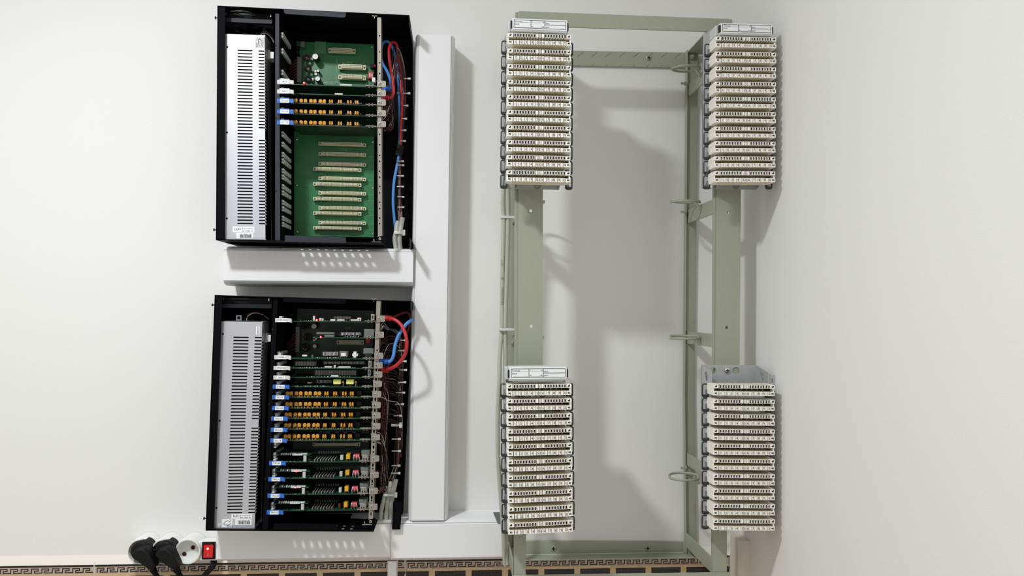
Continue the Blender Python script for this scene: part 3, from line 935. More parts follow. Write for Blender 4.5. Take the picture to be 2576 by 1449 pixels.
# ------------------------------------------------------------------ circuit cards
WIDE = (38, 47.3, 60.7, 71.6, 85.2, 95.3, 108.8, 118.6)
NARROW = (133.4, 139, 155.4, 161.3, 178.6, 185, 197.6, 203.4)
def card(label, group, u0, v0, ub, vb, txt, colour, style, cab, mb=None, handle=True):
    """u0, v0: left end of the handle and its middle; ub, vb: left end and middle of the screwed bracket"""
    d = .128
    sl = slope(v0) if cab == 1 else slope(v0) * .55
    ev = (vb + 7.2) - sl * (ub - u0)              # level of the board edge at u0
    q = lambda du, dv=0.0: (u0 + du, ev + dv + sl * du)
    at = P(u0 + 120, ev + sl * 120, .04)
    t = thing('circuit_card', label, 'circuit card', at, group)
    zt_ = P(u0 + 120, ev + sl * 120, d).z
    xa = P(u0 + (36 if handle else 98), ev, d).x
    xb_ = P(ub + 2, ev, d).x
    m = MB(); m.box(xa, xb_, -d, -.045, zt_ - .0016, zt_, 'pcb_card_shaded' if cab == 2 else 'pcb_shaded'); m.build('board', t)
    # handle with its printed label
    if handle:
        dh = DC + .008
        a = lambda du, dv: P(u0 + du, v0 + dv, dh)
        pts = [a(0, -5), a(6, -5.2), a(13, -5), a(30, -5.2), a(35, -4.6), a(41.3, -3.6), a(41.3, 6), a(39, 5.6), a(34, 4.6), a(8, 4.8), a(0, 5)]
        m = MB()
        m.plate([[(p.x, p.z) for p in pts]], -dh, -dh + .005, colour)
        p = P(u0 + 22, v0 - 4, dh - .016)
        m.box(p.x - 12 * S(dh), p.x + 12 * S(dh), -dh + .004, -dh + .016, p.z - 6 * S(dh), p.z - .5 * S(dh), colour)
        hd = m.build('handle', t, bevel=.0006, label=('blue plastic handle' if colour == 'blue_plastic' else 'white plastic handle'))
        m = MB()
        c0, c1 = P(u0 + 8.2, v0 + 4.6, dh), P(u0 + 30, v0 - 4.7, dh)
        m.box(c0.x, c1.x, -dh - .0004, -dh + .0002, c0.z, c1.z, 'label_white')
        pc_ = P(u0 + 19.2, v0, dh)
        m.text(txt, pc_.x, -dh - .0006, pc_.z, 5.6 * S(dh), 'ink', 0, 1.35 if len(txt) < 5 else 1.2)
        m.build('label', hd, smooth=0, label='white label printed ' + txt)
        m = MB(); m.px(u0 + 10, v0 - 10, u0 + 17, v0 - 5, dh - .012, dh - .03, 'guide_plastic'); m.build('latch', t, bevel=.0005)
    # bracket, screw, mounting tab with two studs
    dbk = DC + .0015
    m = MB()
    w, h = 23.5, 15.5
    c = P(ub + w / 2, vb, dbk)
    k = S(dbk)
    hw, hh, r = w / 2 * k, h / 2 * k, 2 * k
    pts = [(c.x - hw + .3 * r, c.z - hh), (c.x + hw - r, c.z - hh), (c.x + hw, c.z - hh + r), (c.x + hw, c.z + hh - r), (c.x + hw - r, c.z + hh), (c.x - hw + .3 * r, c.z + hh), (c.x - hw, c.z + hh - r), (c.x - hw, c.z - hh + r)]
    m.plate([pts], -dbk, -dbk + .0015, 'nickel')
    m.box(c.x - hw, c.x - hw + .0015, -dbk, -dbk + .02, c.z - hh, c.z + hh, 'nickel')
    br = m.build('bracket', t, label='nickel fixing bracket')
    screw(br, ub + 8.6, vb, dbk, 4.2)
    m = MB()
    uu, vv = q(ub - u0 - 27)
    p0, p1 = P(uu, vv - 1, d), P(ub, vv - 1, d)
    m.box(p0.x, p1.x, -d - .002, -d + .012, p0.z - .0005, p0.z + .0009, 'nickel')
    for du in (9, 17):
        p = P(uu + du, vv - 1, d + .001)
        m.lathe(p, (0, 0, 1), [(0, 2.4 * k), (1.2 * k, 1.5 * k), (3.4 * k, .7 * k)], 'nickel', 8)
        m.lathe(p, (0, 0, -1), [(2 * k, 2.6 * k), (3.5 * k, 2.2 * k), (4.6 * k, 1 * k)], 'nickel', 8)
    m.build('mounting_tab', t)
    def P3(du, dv, dd): return P(*q(du, dv), dd)
    if style == 'SLU':
        for i, du in enumerate(WIDE):
            o = place(CAP_W, 'capacitor', Vector((P3(du, 0, .120).x, -.120, zt_)), t)
            o.rotation_euler = (0, 0, R.uniform(-.12, .12))
        for i, du in enumerate(NARROW):
            o = place(CAP_N, 'capacitor', Vector((P3(du, 0, .120).x, -.120, zt_)), t)
            o.rotation_euler = (0, R.uniform(-.06, .06), R.uniform(-.15, .15))
        solder(t, [u0 + 40 + i * 4.1 + R.uniform(-1, 1) for i in range(43)], ev - .5 + sl * 120, .1265)
        m = MB()
        for du in (146, 168, 190, 212):
            p = P3(du, 0, .105)
            m.box(p.x, p.x + 12 * k, -.100, -.080, zt_, zt_ + 11 * k, 'ferrite')
        m.box(P3(44, 0, .1).x, P3(128, 0, .1).x, -.095, -.075, zt_, zt_ + 10 * k, 'ferrite')
        m.build('relay', t)
    elif style == 'TKU':
        # raised daughter board on a white standoff
        m = MB()
        p0, p1 = P3(13, -17, .126), P3(104, -17, .126)
        m.box(p0.x, p1.x, -.126, -.07, p0.z - .0012, p0.z + .0003, 'pcb_card_shaded')
        db = m.build('daughter_board', t)
        chip(t, u0 + 58, ev - 19.5, u0 + 84, ev - 15.5, .1275, 'label_grey', 'chip', .012)
        m = MB()
        for i in range(9):
            m.px(u0 + 30 + i * 5.5, ev - 20.2 - R.random() * 1.5, u0 + 33 + i * 5.5, ev - 17.6, .127, .12, R.choice(('label_grey', 'grey_plastic', 'guide_plastic')))
        m.build('small_component', db, kind='stuff', smooth=0)
        p = P3(19, -17, .12)
        m = MB(); m.lathe((p.x, -.118, p.z), (0, 0, 1), [(0, 4 * k), (9 * k, 4 * k), (9.5 * k, 3 * k)], 'ferrite', 12); m.lathe((p.x, -.118, p.z + 9.5 * k), (0, 0, 1), [(0, 3.4 * k), (.4 * k, 3.4 * k)], 'label_grey', 12)
        m.build('can_capacitor', t)
        chip(t, u0 + 86, ev - 16.5, u0 + 93.5, ev, .126, 'guide_plastic', 'standoff', .006)
        chip(t, u0 + 85, ev - 20.5, u0 + 95, ev - 17.5, .127, 'guide_plastic', 'standoff_head', .008)
        m = MB()
        for i in range(5):
            p, p2 = P3(97 + i * 1.3, -1 - i * 3.2, .122 - i * .012), None
            m.box(p.x, p.x + 5 * k, p.y - .006, p.y + .006, p.z - 1.5 * k, p.z + 1.8 * k, 'guide_plastic' if i % 2 else 'ferrite')
        m.build('slanted_header', t, kind='stuff')
        m = MB()
        for i in range(8):
            du = 116 + i * 7
            p = P3(du, 0, .118)
            m.box(p.x, p.x + 4.5 * k, -.124, -.085, zt_, zt_ + 3.4 * k, 'ferrite')
            for j in range(5):
                m.box(p.x - .7 * k, p.x + .6 * k, -.124 + j * .008, -.1225 + j * .008, zt_, zt_ + 4.5 * k, 'label_grey')
        m.build('chip_row', t, kind='stuff')
        solder(t, [u0 + 42 + i * 5 + R.uniform(-2, 2) for i in range(17)], ev - .5, .1265)
        m = MB()
        for i in range(14):
            du = 122 + i * 4.3
            a, b = P3(du + 2, -26, .065), P3(du, -20, .068)
            m.tube([a, b], .0005, 'label_grey', 4)
        m.build('pin_row', t, kind='stuff')
        chip(t, u0 + 179, ev - 16, u0 + 186, ev - 4, .122, 'guide_plastic' if 'lowest' not in label else 'copper_dark', 'small_relay', .008)
        m = MB()
        p = P3(199, 0, .12)
        w = 4.6 * k
        m.box(p.x - w, p.x + w, -.125, -.108, zt_ + 5 * k, zt_ + 17 * k, 'cap_yellow')
        for s in (-1, 1):
            m.tube([(p.x + s * w * .8, -.12, zt_ + 6 * k), (p.x + s * w * .9, -.12, zt_)], .0006, 'cap_yellow', 5)
        m.build('capacitor', t, bevel=.0014, label='yellow capacitor')
        m = MB()
        p = P3(220.5, 0, .12)
        for s in (-1, 0, 1):
            m.lathe((p.x + s * 4.6 * k - 2 * k, -.12, zt_ + 10.5 * k), (1, 0, 0), [(0, 6.3 * k), (.6 * k, 7 * k), (3.4 * k, 7 * k), (4 * k, 6.3 * k)], 'coil_red', 12)
            m.lathe((p.x + s * 4.6 * k - 3 * k, -.12, zt_ + 10.5 * k), (1, 0, 0), [(0, 5 * k), (1 * k, 5 * k)], 'label_white', 12)
            m.tube(smooth_path([(p.x + s * 5 * k, -.1255, zt_ + 15 * k), (p.x + s * 7.5 * k, -.127, zt_ + 8 * k), (p.x + s * 6.4 * k, -.124, zt_)], 4), .0005, 'label_grey', 5)
        m.build('surge_coil', t, label='small red and white wound coil')
        m = MB(); m.px(u0 + 232, ev - 28, u0 + 252, ev - 14, .121, .10, 'grey_plastic'); m.px(u0 + 234, ev - 17, u0 + 250, ev - 4, .126, .10, 'nickel'); m.px(u0 + 237, ev - 9, u0 + 240, ev - 5, .1265, .12, 'ink'); m.px(u0 + 243, ev - 9, u0 + 246, ev - 5, .1265, .12, 'ink')
        m.build('phone_jack', t, bevel=.0005)
    elif style == 'STU':
        for du in (152.5, 185):
            chip(t, *q(du, -18), *q(du + 18.5, -6), .122, 'transformer_yellow', 'transformer', .014, 'pale yellow transformer')
            chip(t, *q(du + 2, -6), *q(du + 16, 0), .118, 'ferrite', 'transformer_foot', .010)
        for du in (177, 209):
            m = MB()
            p = P3(du, 0, .12)
            m.lathe((p.x, -.12, zt_ + 8 * k), (0, 0, 1), [(0, .6 * k), (1 * k, 2 * k), (5 * k, 2 * k), (6 * k, .6 * k)], 'cap_orange', 8)
            m.tube([(p.x, -.12, zt_ + 8.5 * k), (p.x, -.12, zt_)], .0005, 'connector_beige', 4)
            m.build('capacitor', t)
        pins(t, u0 + 112, u0 + 150, ev - 16, ev - 8, .10, 12)
        chip(t, *q(87, -11), *q(97, -7.5), .11, 'label_grey', 'chip', .01)
        solder(t, [u0 + 52 + i * 3.6 + R.uniform(-1, 1) for i in range(25)], ev - 1.2, .127)
    elif style == 'IPUN':
        pins(t, u0 + 55, u0 + 106, ev - 16, ev - 5, .105, 18)
        pins(t, u0 + 127, u0 + 228, ev - 16, ev - 9, .105, 34)
        chip(t, *q(128, -4.5), *q(147, -1), .124, 'label_grey', 'chip', .01)
        chip(t, *q(163, -4), *q(193, -.5), .124, 'label_grey', 'chip', .01)
        m = MB(); p = P3(154.5, -4, .124); m.lathe((p.x, -.124, zt_), (0, 0, 1), [(0, 2.6 * k), (5 * k, 3.2 * k), (7 * k, 2 * k)], 'label_grey', 10); m.build('can_capacitor', t)
        solder(t, [u0 + 50 + i * 4 + R.uniform(-1, 1) for i in range(40)], ev - 1, .127)
        chip(t, ub - 12, ev - 18, ub - 3.5, ev - 2, .128, 'nickel', 'network_jack', .012)
        chip(t, ub - 9, ev - 14, ub - 6.5, ev - 6, .1285, 'ink', 'jack_slot', .002)
    elif style == 'IXU':
        pins(t, u0 + 104, u0 + 208, ev - 17, ev - 4, .10, 38)
        chip(t, *q(145, -5), *q(163, -1), .124, 'label_grey', 'chip', .01)
        solder(t, [u0 + 85 + i * 5 + R.uniform(-2, 2) for i in range(22)], ev - 1, .127)
        chip(t, ub - 13, ev - 19, ub - 5, ev - 4, .128, 'grey_plastic', 'network_jack', .012)
        chip(t, ub - 10.5, ev - 15, ub - 8, ev - 8, .1285, 'ink', 'jack_slot', .002)
    elif style == 'MPU':
        pins(t, u0 + 149, u0 + 190, ev - 11, ev - 4, .11, 14)
        for du, w, mt in ((139, 12, 'white_plastic'), (156, 18, 'label_grey'), (190, 17, 'label_grey')):
            chip(t, *q(du, -5), *q(du + w, -1), .124, mt, 'chip', .01)
        for du, h_ in ((95, 13), (111, 8), (117, 7)):
            chip(t, *q(du, -h_), *q(du + 5, -1), .12, 'label_grey', 'small_component', .006)
        chip(t, *q(207, -9), *q(216, -1), .124, 'white_plastic', 'push_button', .008)
        m = MB(); m.lathe(P(*q(211.5, -5), .1245), (0, -1, 0), [(0, 2 * k), (.001, 1.8 * k)], 'cable_red', 10); m.build('button_cap', t, label='small red button cap')
        chip(t, ub - 12, ev - 17, ub - 3, ev - 2, .128, 'nickel', 'network_jack', .012)
        chip(t, ub - 9, ev - 13, ub - 6.5, ev - 6, .1285, 'ink', 'jack_slot', .002)
        solder(t, [u0 + 66 + i * 6 + R.uniform(-2, 2) for i in range(22)], ev - 1, .127)
        led(t, *q(105, -3), .129)
    elif style == 'MODEM':
        pins(t, u0 + 166, u0 + 216, ev - 12, ev - 4, .11, 16)
        chip(t, *q(105, -13), *q(150, -8), .10, 'guide_plastic', 'memory_socket', .008)
        chip(t, *q(125, -6), *q(150, -1), .11, 'grey_plastic', 'chip', .01)
        chip(t, ub - 26, ev - 20, ub - 1, ev - 2, .122, 'grey_plastic', 'phone_jack', .02)
        solder(t, [u0 + 175 + i * 4 for i in range(10)], ev - 1, .127)
        led(t, *q(116, -1), .129, 2.6)
    elif style == 'MPB':
        pins(t, u0 + 122, u0 + 160, ev - 16, ev - 6, .115, 12)
        m = MB()
        c0, c1 = q(164, -18), q(184, -3)
        m.px(*c0, *c1, .118, .10, 'grey_plastic'); m.px(c0[0] + 4, c0[1] + 4.5, c1[0] - 4, c1[1] - 3, .1195, .115, 'label_white'); m.build('transformer', t, bevel=.0005)
        m = MB()
        m.px(*q(199, -17), *q(206, -2), .118, .10, 'white_plastic'); m.px(*q(196, -12), *q(210, -6), .117, .10, 'white_plastic'); m.build('small_relay', t, bevel=.0004)
        chip(t, ub - 26, ev - 25, ub - 1, ev - 11, .118, 'grey_plastic', 'phone_jack', .03)
        chip(t, ub - 23, ev - 12, ub - 5, ev - 3, .122, 'ink', 'jack_slot', .02)
        chip(t, *q(70, -9), *q(82, -5), .115, 'label_white', 'chip', .006)
        m = MB(); p = P3(96, -12, .1); m.lathe((p.x, -.1, zt_), (0, 0, 1), [(0, 2.5 * k), (6 * k, 2.5 * k), (7 * k, 1.8 * k)], 'grey_plastic', 10); m.build('can_capacitor', t)
        solder(t, [u0 + 106 + i * 4 + R.uniform(-1, 1) for i in range(16)], ev - 1.5, .126)
    elif style == 'IPU':
        chip(t, ub - 11, ev - 15, ub - 3, ev - 4, .128, 'white_plastic', 'network_jack', .012)
        pins(t, u0 + 117, u0 + 155, ev - 3.5, ev - 1.5, .1275, 20, back=False)
        chip(t, *q(158, -3.5), *q(188, -.3), .1275, 'label_grey', 'chip', .006)
        led(t, *q(68, -3), .130, 2.8)
    elif style == 'IXU1':
        chip(t, *q(145, -3.5), *q(165, 0), .1275, 'label_grey', 'chip', .008)
    return t
GU, GL = 'circuit cards in the upper cabinet', 'circuit cards in the lower cabinet'
card('white handled circuit card printed IPU, topmost card in the upper cabinet', GU, 697, 206, 947, 211, 'IPU', 'handle_white', 'IPU', 1)
card('white handled circuit card printed IXU in the upper cabinet', GU, 697, 230, 947, 234, 'IXU', 'handle_white', 'IXU1', 1)
card('blue handled SLU2 card in the upper cabinet, highest of its three', GU, 697, 253.5, 947, 257.5, 'SLU2', 'blue_plastic', 'SLU', 1)
card('blue handled SLU2 card in the upper cabinet, middle of its three', GU, 697, 280.5, 947, 284.5, 'SLU2', 'blue_plastic', 'SLU', 1)
card('blue handled SLU2 card in the upper cabinet, lowest of its three', GU, 697, 308, 947, 312, 'SLU2', 'blue_plastic', 'SLU', 1)
card('white handled circuit card printed MPUN2, topmost card in the lower cabinet', GL, 692, 805.5, 945, 801.5, 'MPUN2', 'handle_white', 'MPU', 2)
card('short circuit card without a handle, second from top in the lower cabinet', GL, 691, 846, 942, 842, '', '', 'MODEM', 2, handle=False)
card('white handled circuit card printed MPBU in the lower cabinet', GL, 690, 899, 940, 895, 'MPBU', 'handle_white', 'MPB', 2)
card('white handled circuit card printed IPUN2 in the lower cabinet', GL, 688, 926, 938.5, 919, 'IPUN2', 'handle_white', 'IPUN', 2)
card('white handled circuit card printed IXU in the lower cabinet', GL, 687.6, 950, 938, 942, 'IXU', 'handle_white', 'IXU', 2)
card('blue handled circuit card printed STU2 with two yellow transformers', GL, 686, 973, 937, 965.5, 'STU2', 'blue_plastic', 'STU', 2)
ords = ('highest', 'second', 'third', 'fourth', 'lowest')
for i, (a, b, c_, e) in enumerate(((685, 999.7, 935, 992), (684, 1027, 934, 1019), (682, 1053.3, 933.5, 1045), (681, 1081.6, 933, 1072), (680, 1108.5, 932, 1100))):
    card('blue handled SLU2 card in the lower cabinet, %s of its five' % (ords[i] + (' from top' if 0 < i < 4 else '')), GL, a, b, c_, e, 'SLU2', 'blue_plastic', 'SLU', 2)
for i, (a, b, c_, e) in enumerate(((677, 1165.5, 930, 1153.6), (675, 1206, 928.6, 1194.6), (673, 1247.5, 926.6, 1235), (671, 1289.3, 925.6, 1275))):
    t = card('blue handled TKU2 card in the lower cabinet, %s of its four' % ('highest', 'second from top', 'third from top', 'lowest')[i], GL, a, b, c_, e, 'TKU2', 'blue_plastic', 'TKU', 2)
    if i in (1, 2):
        led(t, a + 70, e - 8.5, .1285, 2.0)

# ------------------------------------------------------------------ cables and wires in the cabinets
def cable(label, l, r, mt, name='cable', cat='cable', group=None, plug=None, k=8):
    at = P(*l[-1])
    t = thing(name, label, cat, at, group)
    m = MB(); m.tube(pxpath(l, k), r, mt, 10); m.build('sheath', t, smooth=60)
    for pl in plug or ():
        (u, v, d), (du, dv), mt2 = pl
        m = MB()
        a = P(u, v, d); b = P(u + du, v + dv, d)
        e = (b - a)
        for i in range(4):
            c = a + e * (.42 + .145 * i)
            m.lathe(c, e, [(0, r * 1.75), (e.length * .08, r * 1.75), (e.length * .08, r * 1.35), (e.length * .145, r * 1.35)], mt2, 10)
        m.px(min(u, u + du * .45), v - 5, max(u, u + du * .45), v + 5, d + .004, d - .004, mt2)
        m.build('plug', t, bevel=.0004)
    return t
RC = .0030
cable('red patch cable looping high behind the rail in the upper cabinet', [(973, 246, .10), (984, 245, .10), (990, 232, .105), (988, 205, .105), (983, 175, .10), (979, 145, .095), (979, 122, .085), (986, 107, .075), (995, 108, .06), (1000, 122, .05), (1004, 150, .045), (1008, 185, .05), (1009, 225, .055), (1011, 262, .055), (1008, 330, .05), (1009, 375, .045)], RC, 'cable_red',
      plug=[((962, 246, .10), (16, 0), 'cable_red')])
cable('blue patch cable with a plug between brackets in the upper cabinet', [(977, 224, .10), (984, 218, .10), (981, 198, .09), (973, 178, .08), (962, 158, .06), (958, 135, .05), (962, 112, .045), (972, 104, .04), (985, 114, .035), (996, 150, .03), (1001, 190, .04), (1004, 240, .05), (1005, 280, .05), (1006, 340, .045), (1004, 385, .045), (998, 420, .05), (991, 460, .05), (989, 510, .05), (992, 550, .045), (999, 610, .04)], RC, 'cable_blue',
      plug=[((962, 222, .10), (20, 2), 'blue_plastic')])
cable('red patch cable curving between two brackets in the lower cabinet', [(981, 802, .13), (990, 803, .135), (1003, 811, .14), (1014, 826, .145), (1022, 850, .15), (1023, 873, .15), (1018, 893, .145), (1007, 909, .14), (993, 922, .135), (978, 929, .125), (966, 930, .115)], RC * 1.17, 'cable_red',
      plug=[((967, 799, .128), (18, 3), 'cable_red'), ((957, 931, .118), (20, -1), 'cable_red')])
cable('thin dark red cable bending out behind the blue cable, lower cabinet', [(970, 800, .08), (992, 796, .07), (1012, 787, .06), (1026, 787, .05), (1032, 797, .05), (1030, 820, .05), (1020, 850, .045), (1014, 900, .04), (1010, 1000, .03), (1008, 1150, .03)], RC * .9, 'wire_red')
cable('blue patch cable rising to the cabinet side, lower cabinet', [(978, 911, .125), (985, 905, .125), (990, 893, .125), (994, 868, .12), (1003, 843, .115), (1019, 819, .11), (1033, 806, .10), (1037, 803, .05)], RC * 1.17, 'cable_blue',
      plug=[((955, 909, .118), (26, 2), 'blue_plastic')])
GC = 'grey sheathed cables entering the white trunking'
cable('left grey cable entering the trunking below the upper cabinet', [(1002, 556, .05), (998, 570, .05), (996, 585, .055), (993, 602, .055), (997, 630, .05)], .0048, 'cable_grey', 'grey_cable', 'cable', GC)
cable('right grey cable entering the trunking below the upper cabinet', [(1013, 547, .05), (1009, 570, .05), (1006, 588, .055), (1005, 604, .055), (1008, 630, .05)], .0048, 'cable_grey', 'grey_cable', 'cable', GC)
cable('left of three grey cables at the foot of the lower cabinet', [(972, 1222, .06), (966, 1255, .065), (960, 1280, .065), (957, 1310, .06)], .0046, 'cable_grey', 'grey_cable', 'cable', GC)
cable('middle of three grey cables at the foot of the lower cabinet', [(982.5, 1211, .06), (977, 1248, .065), (973, 1280, .065), (972, 1310, .06)], .0048, 'cable_grey', 'grey_cable', 'cable', GC)
cable('right of three grey cables at the foot of the lower cabinet', [(996, 1205, .06), (987, 1248, .065), (984, 1278, .065), (986, 1310, .06)], .0052, 'cable_grey', 'grey_cable', 'cable', GC)
def tie(parent, u0, u1, v, d, h=2.2, name='cable_tie'):
    m = MB()
    m.px(u0, v - h / 2, u1, v + h / 2, d, d - .006, 'tie_white')
    m.px(u1 - 6, v - h * 1.1, u1 + 1, v + h * 1.1, d + .002, d - .004, 'tie_white')
    return m.build(name, parent, bevel=.0006, label='pale plastic cable tie')
WM = ('wire_maroon', 'wire_maroon', 'wire_black', 'wire_red', 'wire_black', 'wire_white')
# upper cabinet bundle
t = thing('wire_bundle', 'loom of thin dark red wires down the right of the upper cabinet', 'wire bundle', P(1005, 550, .03), 'wire looms in the cabinets')
m = MB()
for i in range(46):
    v0 = R.uniform(215, 318)
    top = R.uniform(120, 190) if i < 22 else R.uniform(330, 345)
    jx = R.uniform(-6, 6); jd = R.uniform(-.008, .008)
    mt = R.choice(WM)
    if i < 22:
        l = [(962, v0, .09), (980 + jx, v0 - 20, .085 + jd), (986 + jx, (v0 + top) / 2, .075), (997 + jx, top, .06 + jd), (1012 + jx * .6, top + 30, .05 + jd), (1018 + jx * .5, top + 80, .045), (1014 + jx * .6, 290, .045 + jd), (1009 + jx * .7, 350, .04), (1006 + jx * .6, 385, .04 + jd), (1005 + jx * .6, 440, .045), (1005 + jx * .6, 500, .045 + jd), (1006 + jx, 530, .045), (1003 + (8 if i % 2 else 0) + jx * .3, 556, .05)]
    else:
        l = [(962, v0, .09), (975, v0 + 4, .085), (986 + jx * .5, v0 + 12, .08 + jd), (988 + jx * .5, 290 + R.uniform(0, 15), .075), (980 + jx, 318 + R.uniform(-6, 10), .07), (966, 326 + R.uniform(-8, 6), .06)]
    m.tube(pxpath(l, 7), .00055, mt, 4)
m.build('wire', t, kind='stuff', smooth=60)
for (a, b, v) in ((1014, 1032, 197), (998, 1031, 234), (1012, 1026, 265), (1010, 1023, 298), (1008, 1021, 327), (1006, 1020, 354), (998, 1015, 405), (999, 1016, 415), (998, 1015, 442), (998, 1015, 469), (999, 1016, 495), (1000, 1016, 521)):
    tie(t, a, b, v, .055, 1.8)
m = MB(); m.tube(pxpath([(1008, 366, .045), (1004, 380, .045), (1002, 392, .045)]), .0085, 'black_plastic', 10); m.build('tape_wrap', t, label='black tape wrapped round the loom')
tie(t, 991, 1018, 585, .066, 6.5)
# lower cabinet bundle
t = thing('wire_bundle', 'thick loom of dark red and grey wires in the lower cabinet', 'wire bundle', P(995, 1220, .03), 'wire looms in the cabinets')
m = MB()
for i in range(110):
    v0 = R.choice((835, 880, 905, 925, 955, 980, 1008, 1034, 1060, 1088, 1110, 1150, 1190, 1230)) + R.uniform(-8, 8)
    jx = R.uniform(-7, 7); jd = R.uniform(-.010, .010)
    mt = R.choice(WM)
    us = 957 - (v0 - 800) * .03
    if i < 60 and v0 < 1100:
        tp = v0 - R.uniform(5, 60)
        tp = max(tp, 828)
        l = [(us, v0, .095), (us + 8, v0 - 16, .095), (us + 22 + jx, tp, .085 + jd), (1000 + jx, tp + 8, .07 + jd), (1010 + jx * .6, tp + 50, .055), (1008 + jx * .6, max(tp + 90, 1000), .05 + jd), (1002 + jx * .6, 1085, .045), (999 + jx, 1140, .045 + jd), (996 + jx * .8, 1175, .05), (984 + jx * 1.2, 1212, .055)]
    else:
        l = [(us, v0, .095), (us + 10, v0 + 4, .09), (us + 18 + jx, min(v0 + 26, 1225), .085 + jd), (972 + jx * 1.3 - (v0 - 800) * .012, min(v0 + 60, 1232), .075), (966 + jx - (v0 - 800) * .01, min(v0 + 150, 1240), .06 + jd)]
    m.tube(pxpath(l, 4), .0006, mt, 4)
m.build('wire', t, kind='stuff', smooth=60)
for (a, b, v) in ((1006, 1022, 856), (1000, 1020, 882), (1006, 1022, 909), (1004, 1023, 931), (1001, 1021, 962), (995, 1018, 988), (994, 1015, 1017), (990, 1010, 1046), (985, 1007, 1105), (985, 1007, 1135), (985, 1006, 1172), (983, 1006, 1191)):
    tie(t, a, b, v, .072, 2.2)
tie(t, 984, 1010, 1070, .074, 6)
tie(t, 964, 998, 1246, .078, 5.5)

# ------------------------------------------------------------------ green distribution frame
DF = .187
fr = thing('distribution_frame', 'sage green steel distribution frame bolted to the wall in the corner', 'frame', P(1520, 1440, 0) * 1)
FG = 'frame_green'
def part(name, pts, d0, d1, parent=fr, mt=FG, bevel=.0012, label=None):
    m = MB(); m.quad(pts, d0, d1, mt)
    return m.build(name, parent, bevel=bevel, label=label)
def depth_bar(name, u0, v0, u1, v1, d0, d1, mt=FG, bevel=.0008):
    """bar running away from the wall: its front end fills the given pixels"""
    m = MB(); m.px(u0, v0, u1, v1, d0, d1, mt)
    return m.build(name, fr, bevel=bevel)
part('top_rail', [(1306, 27), (1839, 47.3), (1843, 50), (1843, 82), (1303, 65), (1303, 30)], DF, DF - .003)
p0, p1 = P(1303, 28, DF), P(1843, 48, DF)
m = MB(); m.box(p0.x, p1.x, -DF + .003, -DF + .03, p0.z - .007, p0.z - .004, FG); m.build('top_rail_flange', fr)
part('rear_rail', [(1266, 124), (1742, 132), (1742, 171.5), (1266, 162)], .006, .0005)
m = MB()
for i in range(9):
    u = 1452 + i * 35
    p, q_ = P(u + 16, 131 + i * .4, .0064), P(u, 142 + i * .4, .0064)
    m.tube([p, q_], .0004, 'frame_scratch', 4)
    m.tube([P(u + 6, 163, .0064), P(u, 167, .0064)], .0004, 'frame_scratch', 4)
m.build('scratch', fr, kind='stuff')
screw(fr, 1632, 146, .0065, 7, 'nickel', 'wall_screw')
# rear posts (angle iron)
def post(pts, d, leg, side, name='post'):
    m = MB(); m.quad(pts, d, d - .003, FG)
    i, j = (0, 3) if side < 0 else (1, 2)
    a, b = P(*pts[i], d), P(*pts[j], d)
    w = .003 * (-side)
    y0, y1 = -d - .0, -d + leg
    if leg < 0:
        y0, y1 = -d + leg, -d - .0001
    else:
        y0 = -d + .0029
    a, b = a + Vector((w * .12, 0, 0)), b + Vector((w * .12, 0, 0))
    m.add([(a.x, y0, a.z), (a.x + w, y0, a.z), (a.x + w, y1, a.z), (a.x, y1, a.z), (b.x, y0, b.z), (b.x + w, y0, b.z), (b.x + w, y1, b.z), (b.x, y1, b.z)],
          [(0, 1, 2, 3), (7, 6, 5, 4), (0, 4, 5, 1), (1, 5, 6, 2), (2, 6, 7, 3), (3, 7, 4, 0)], FG)
    return m.build(name, fr, bevel=.001)
post([(1725, 128), (1757, 128), (1746, 1000), (1718, 1000)], .009, -.008, -1)
post([(1718, 998), (1746, 998), (1753, 1404), (1722, 1404)], .009, -.008, -1)
post([(1268, 124), (1298, 124), (1294, 1404), (1264, 1404)], .009, -.008, 1)
# front posts and the wide mounting plates on them
post([(1798, 50), (1833, 50), (1829, 1446), (1793, 1446)], DF - .003, .012, -1)
post([(1296, 30), (1326, 30), (1323, 1450), (1293, 1450)], DF - .003, .012, -1)
def plate_channel(ul, ur, vt, vb, dl, holes):
    m = MB()
    d = DF + .002
    pts = [P(ul, vt, d), P(ur, vt, d), P(ur + dl, vb, d), P(ul + dl, vb, d)]
    loops = [[(p.x, p.z) for p in pts]]
    for (u, v) in holes:
        p = P(u, v, d)
        loops.append(ring2(p.x, p.z, 3.9 * S(d), 3.9 * S(d), 14))
    m.plate(loops, -d, -d + .0025, FG)
    for (a, b, w) in ((pts[0], pts[3], 1), (pts[1], pts[2], -1)):
        e = .0003 * w
        m.add([(a.x + e, -d + .0024, a.z), (a.x + .0025 * w, -d + .0024, a.z), (a.x + .0025 * w, -d + .014, a.z), (a.x + e, -d + .014, a.z), (b.x + e, -d + .0024, b.z), (b.x + .0025 * w, -d + .0024, b.z), (b.x + .0025 * w, -d + .014, b.z), (b.x + e, -d + .014, b.z)],
              [(0, 1, 2, 3), (7, 6, 5, 4), (0, 4, 5, 1), (1, 5, 6, 2), (2, 6, 7, 3), (3, 7, 4, 0)], FG)
    return m.build('mounting_plate', fr, label='wide green mounting plate with small holes')
plate_channel(1304.5, 1366, 52, 1320, -1.0, [(1335.5, 530), (1336.5, 821)])
plate_channel(1806, 1867, 62, 1316, -9, [(1832, 534.5), (1828, 824)])
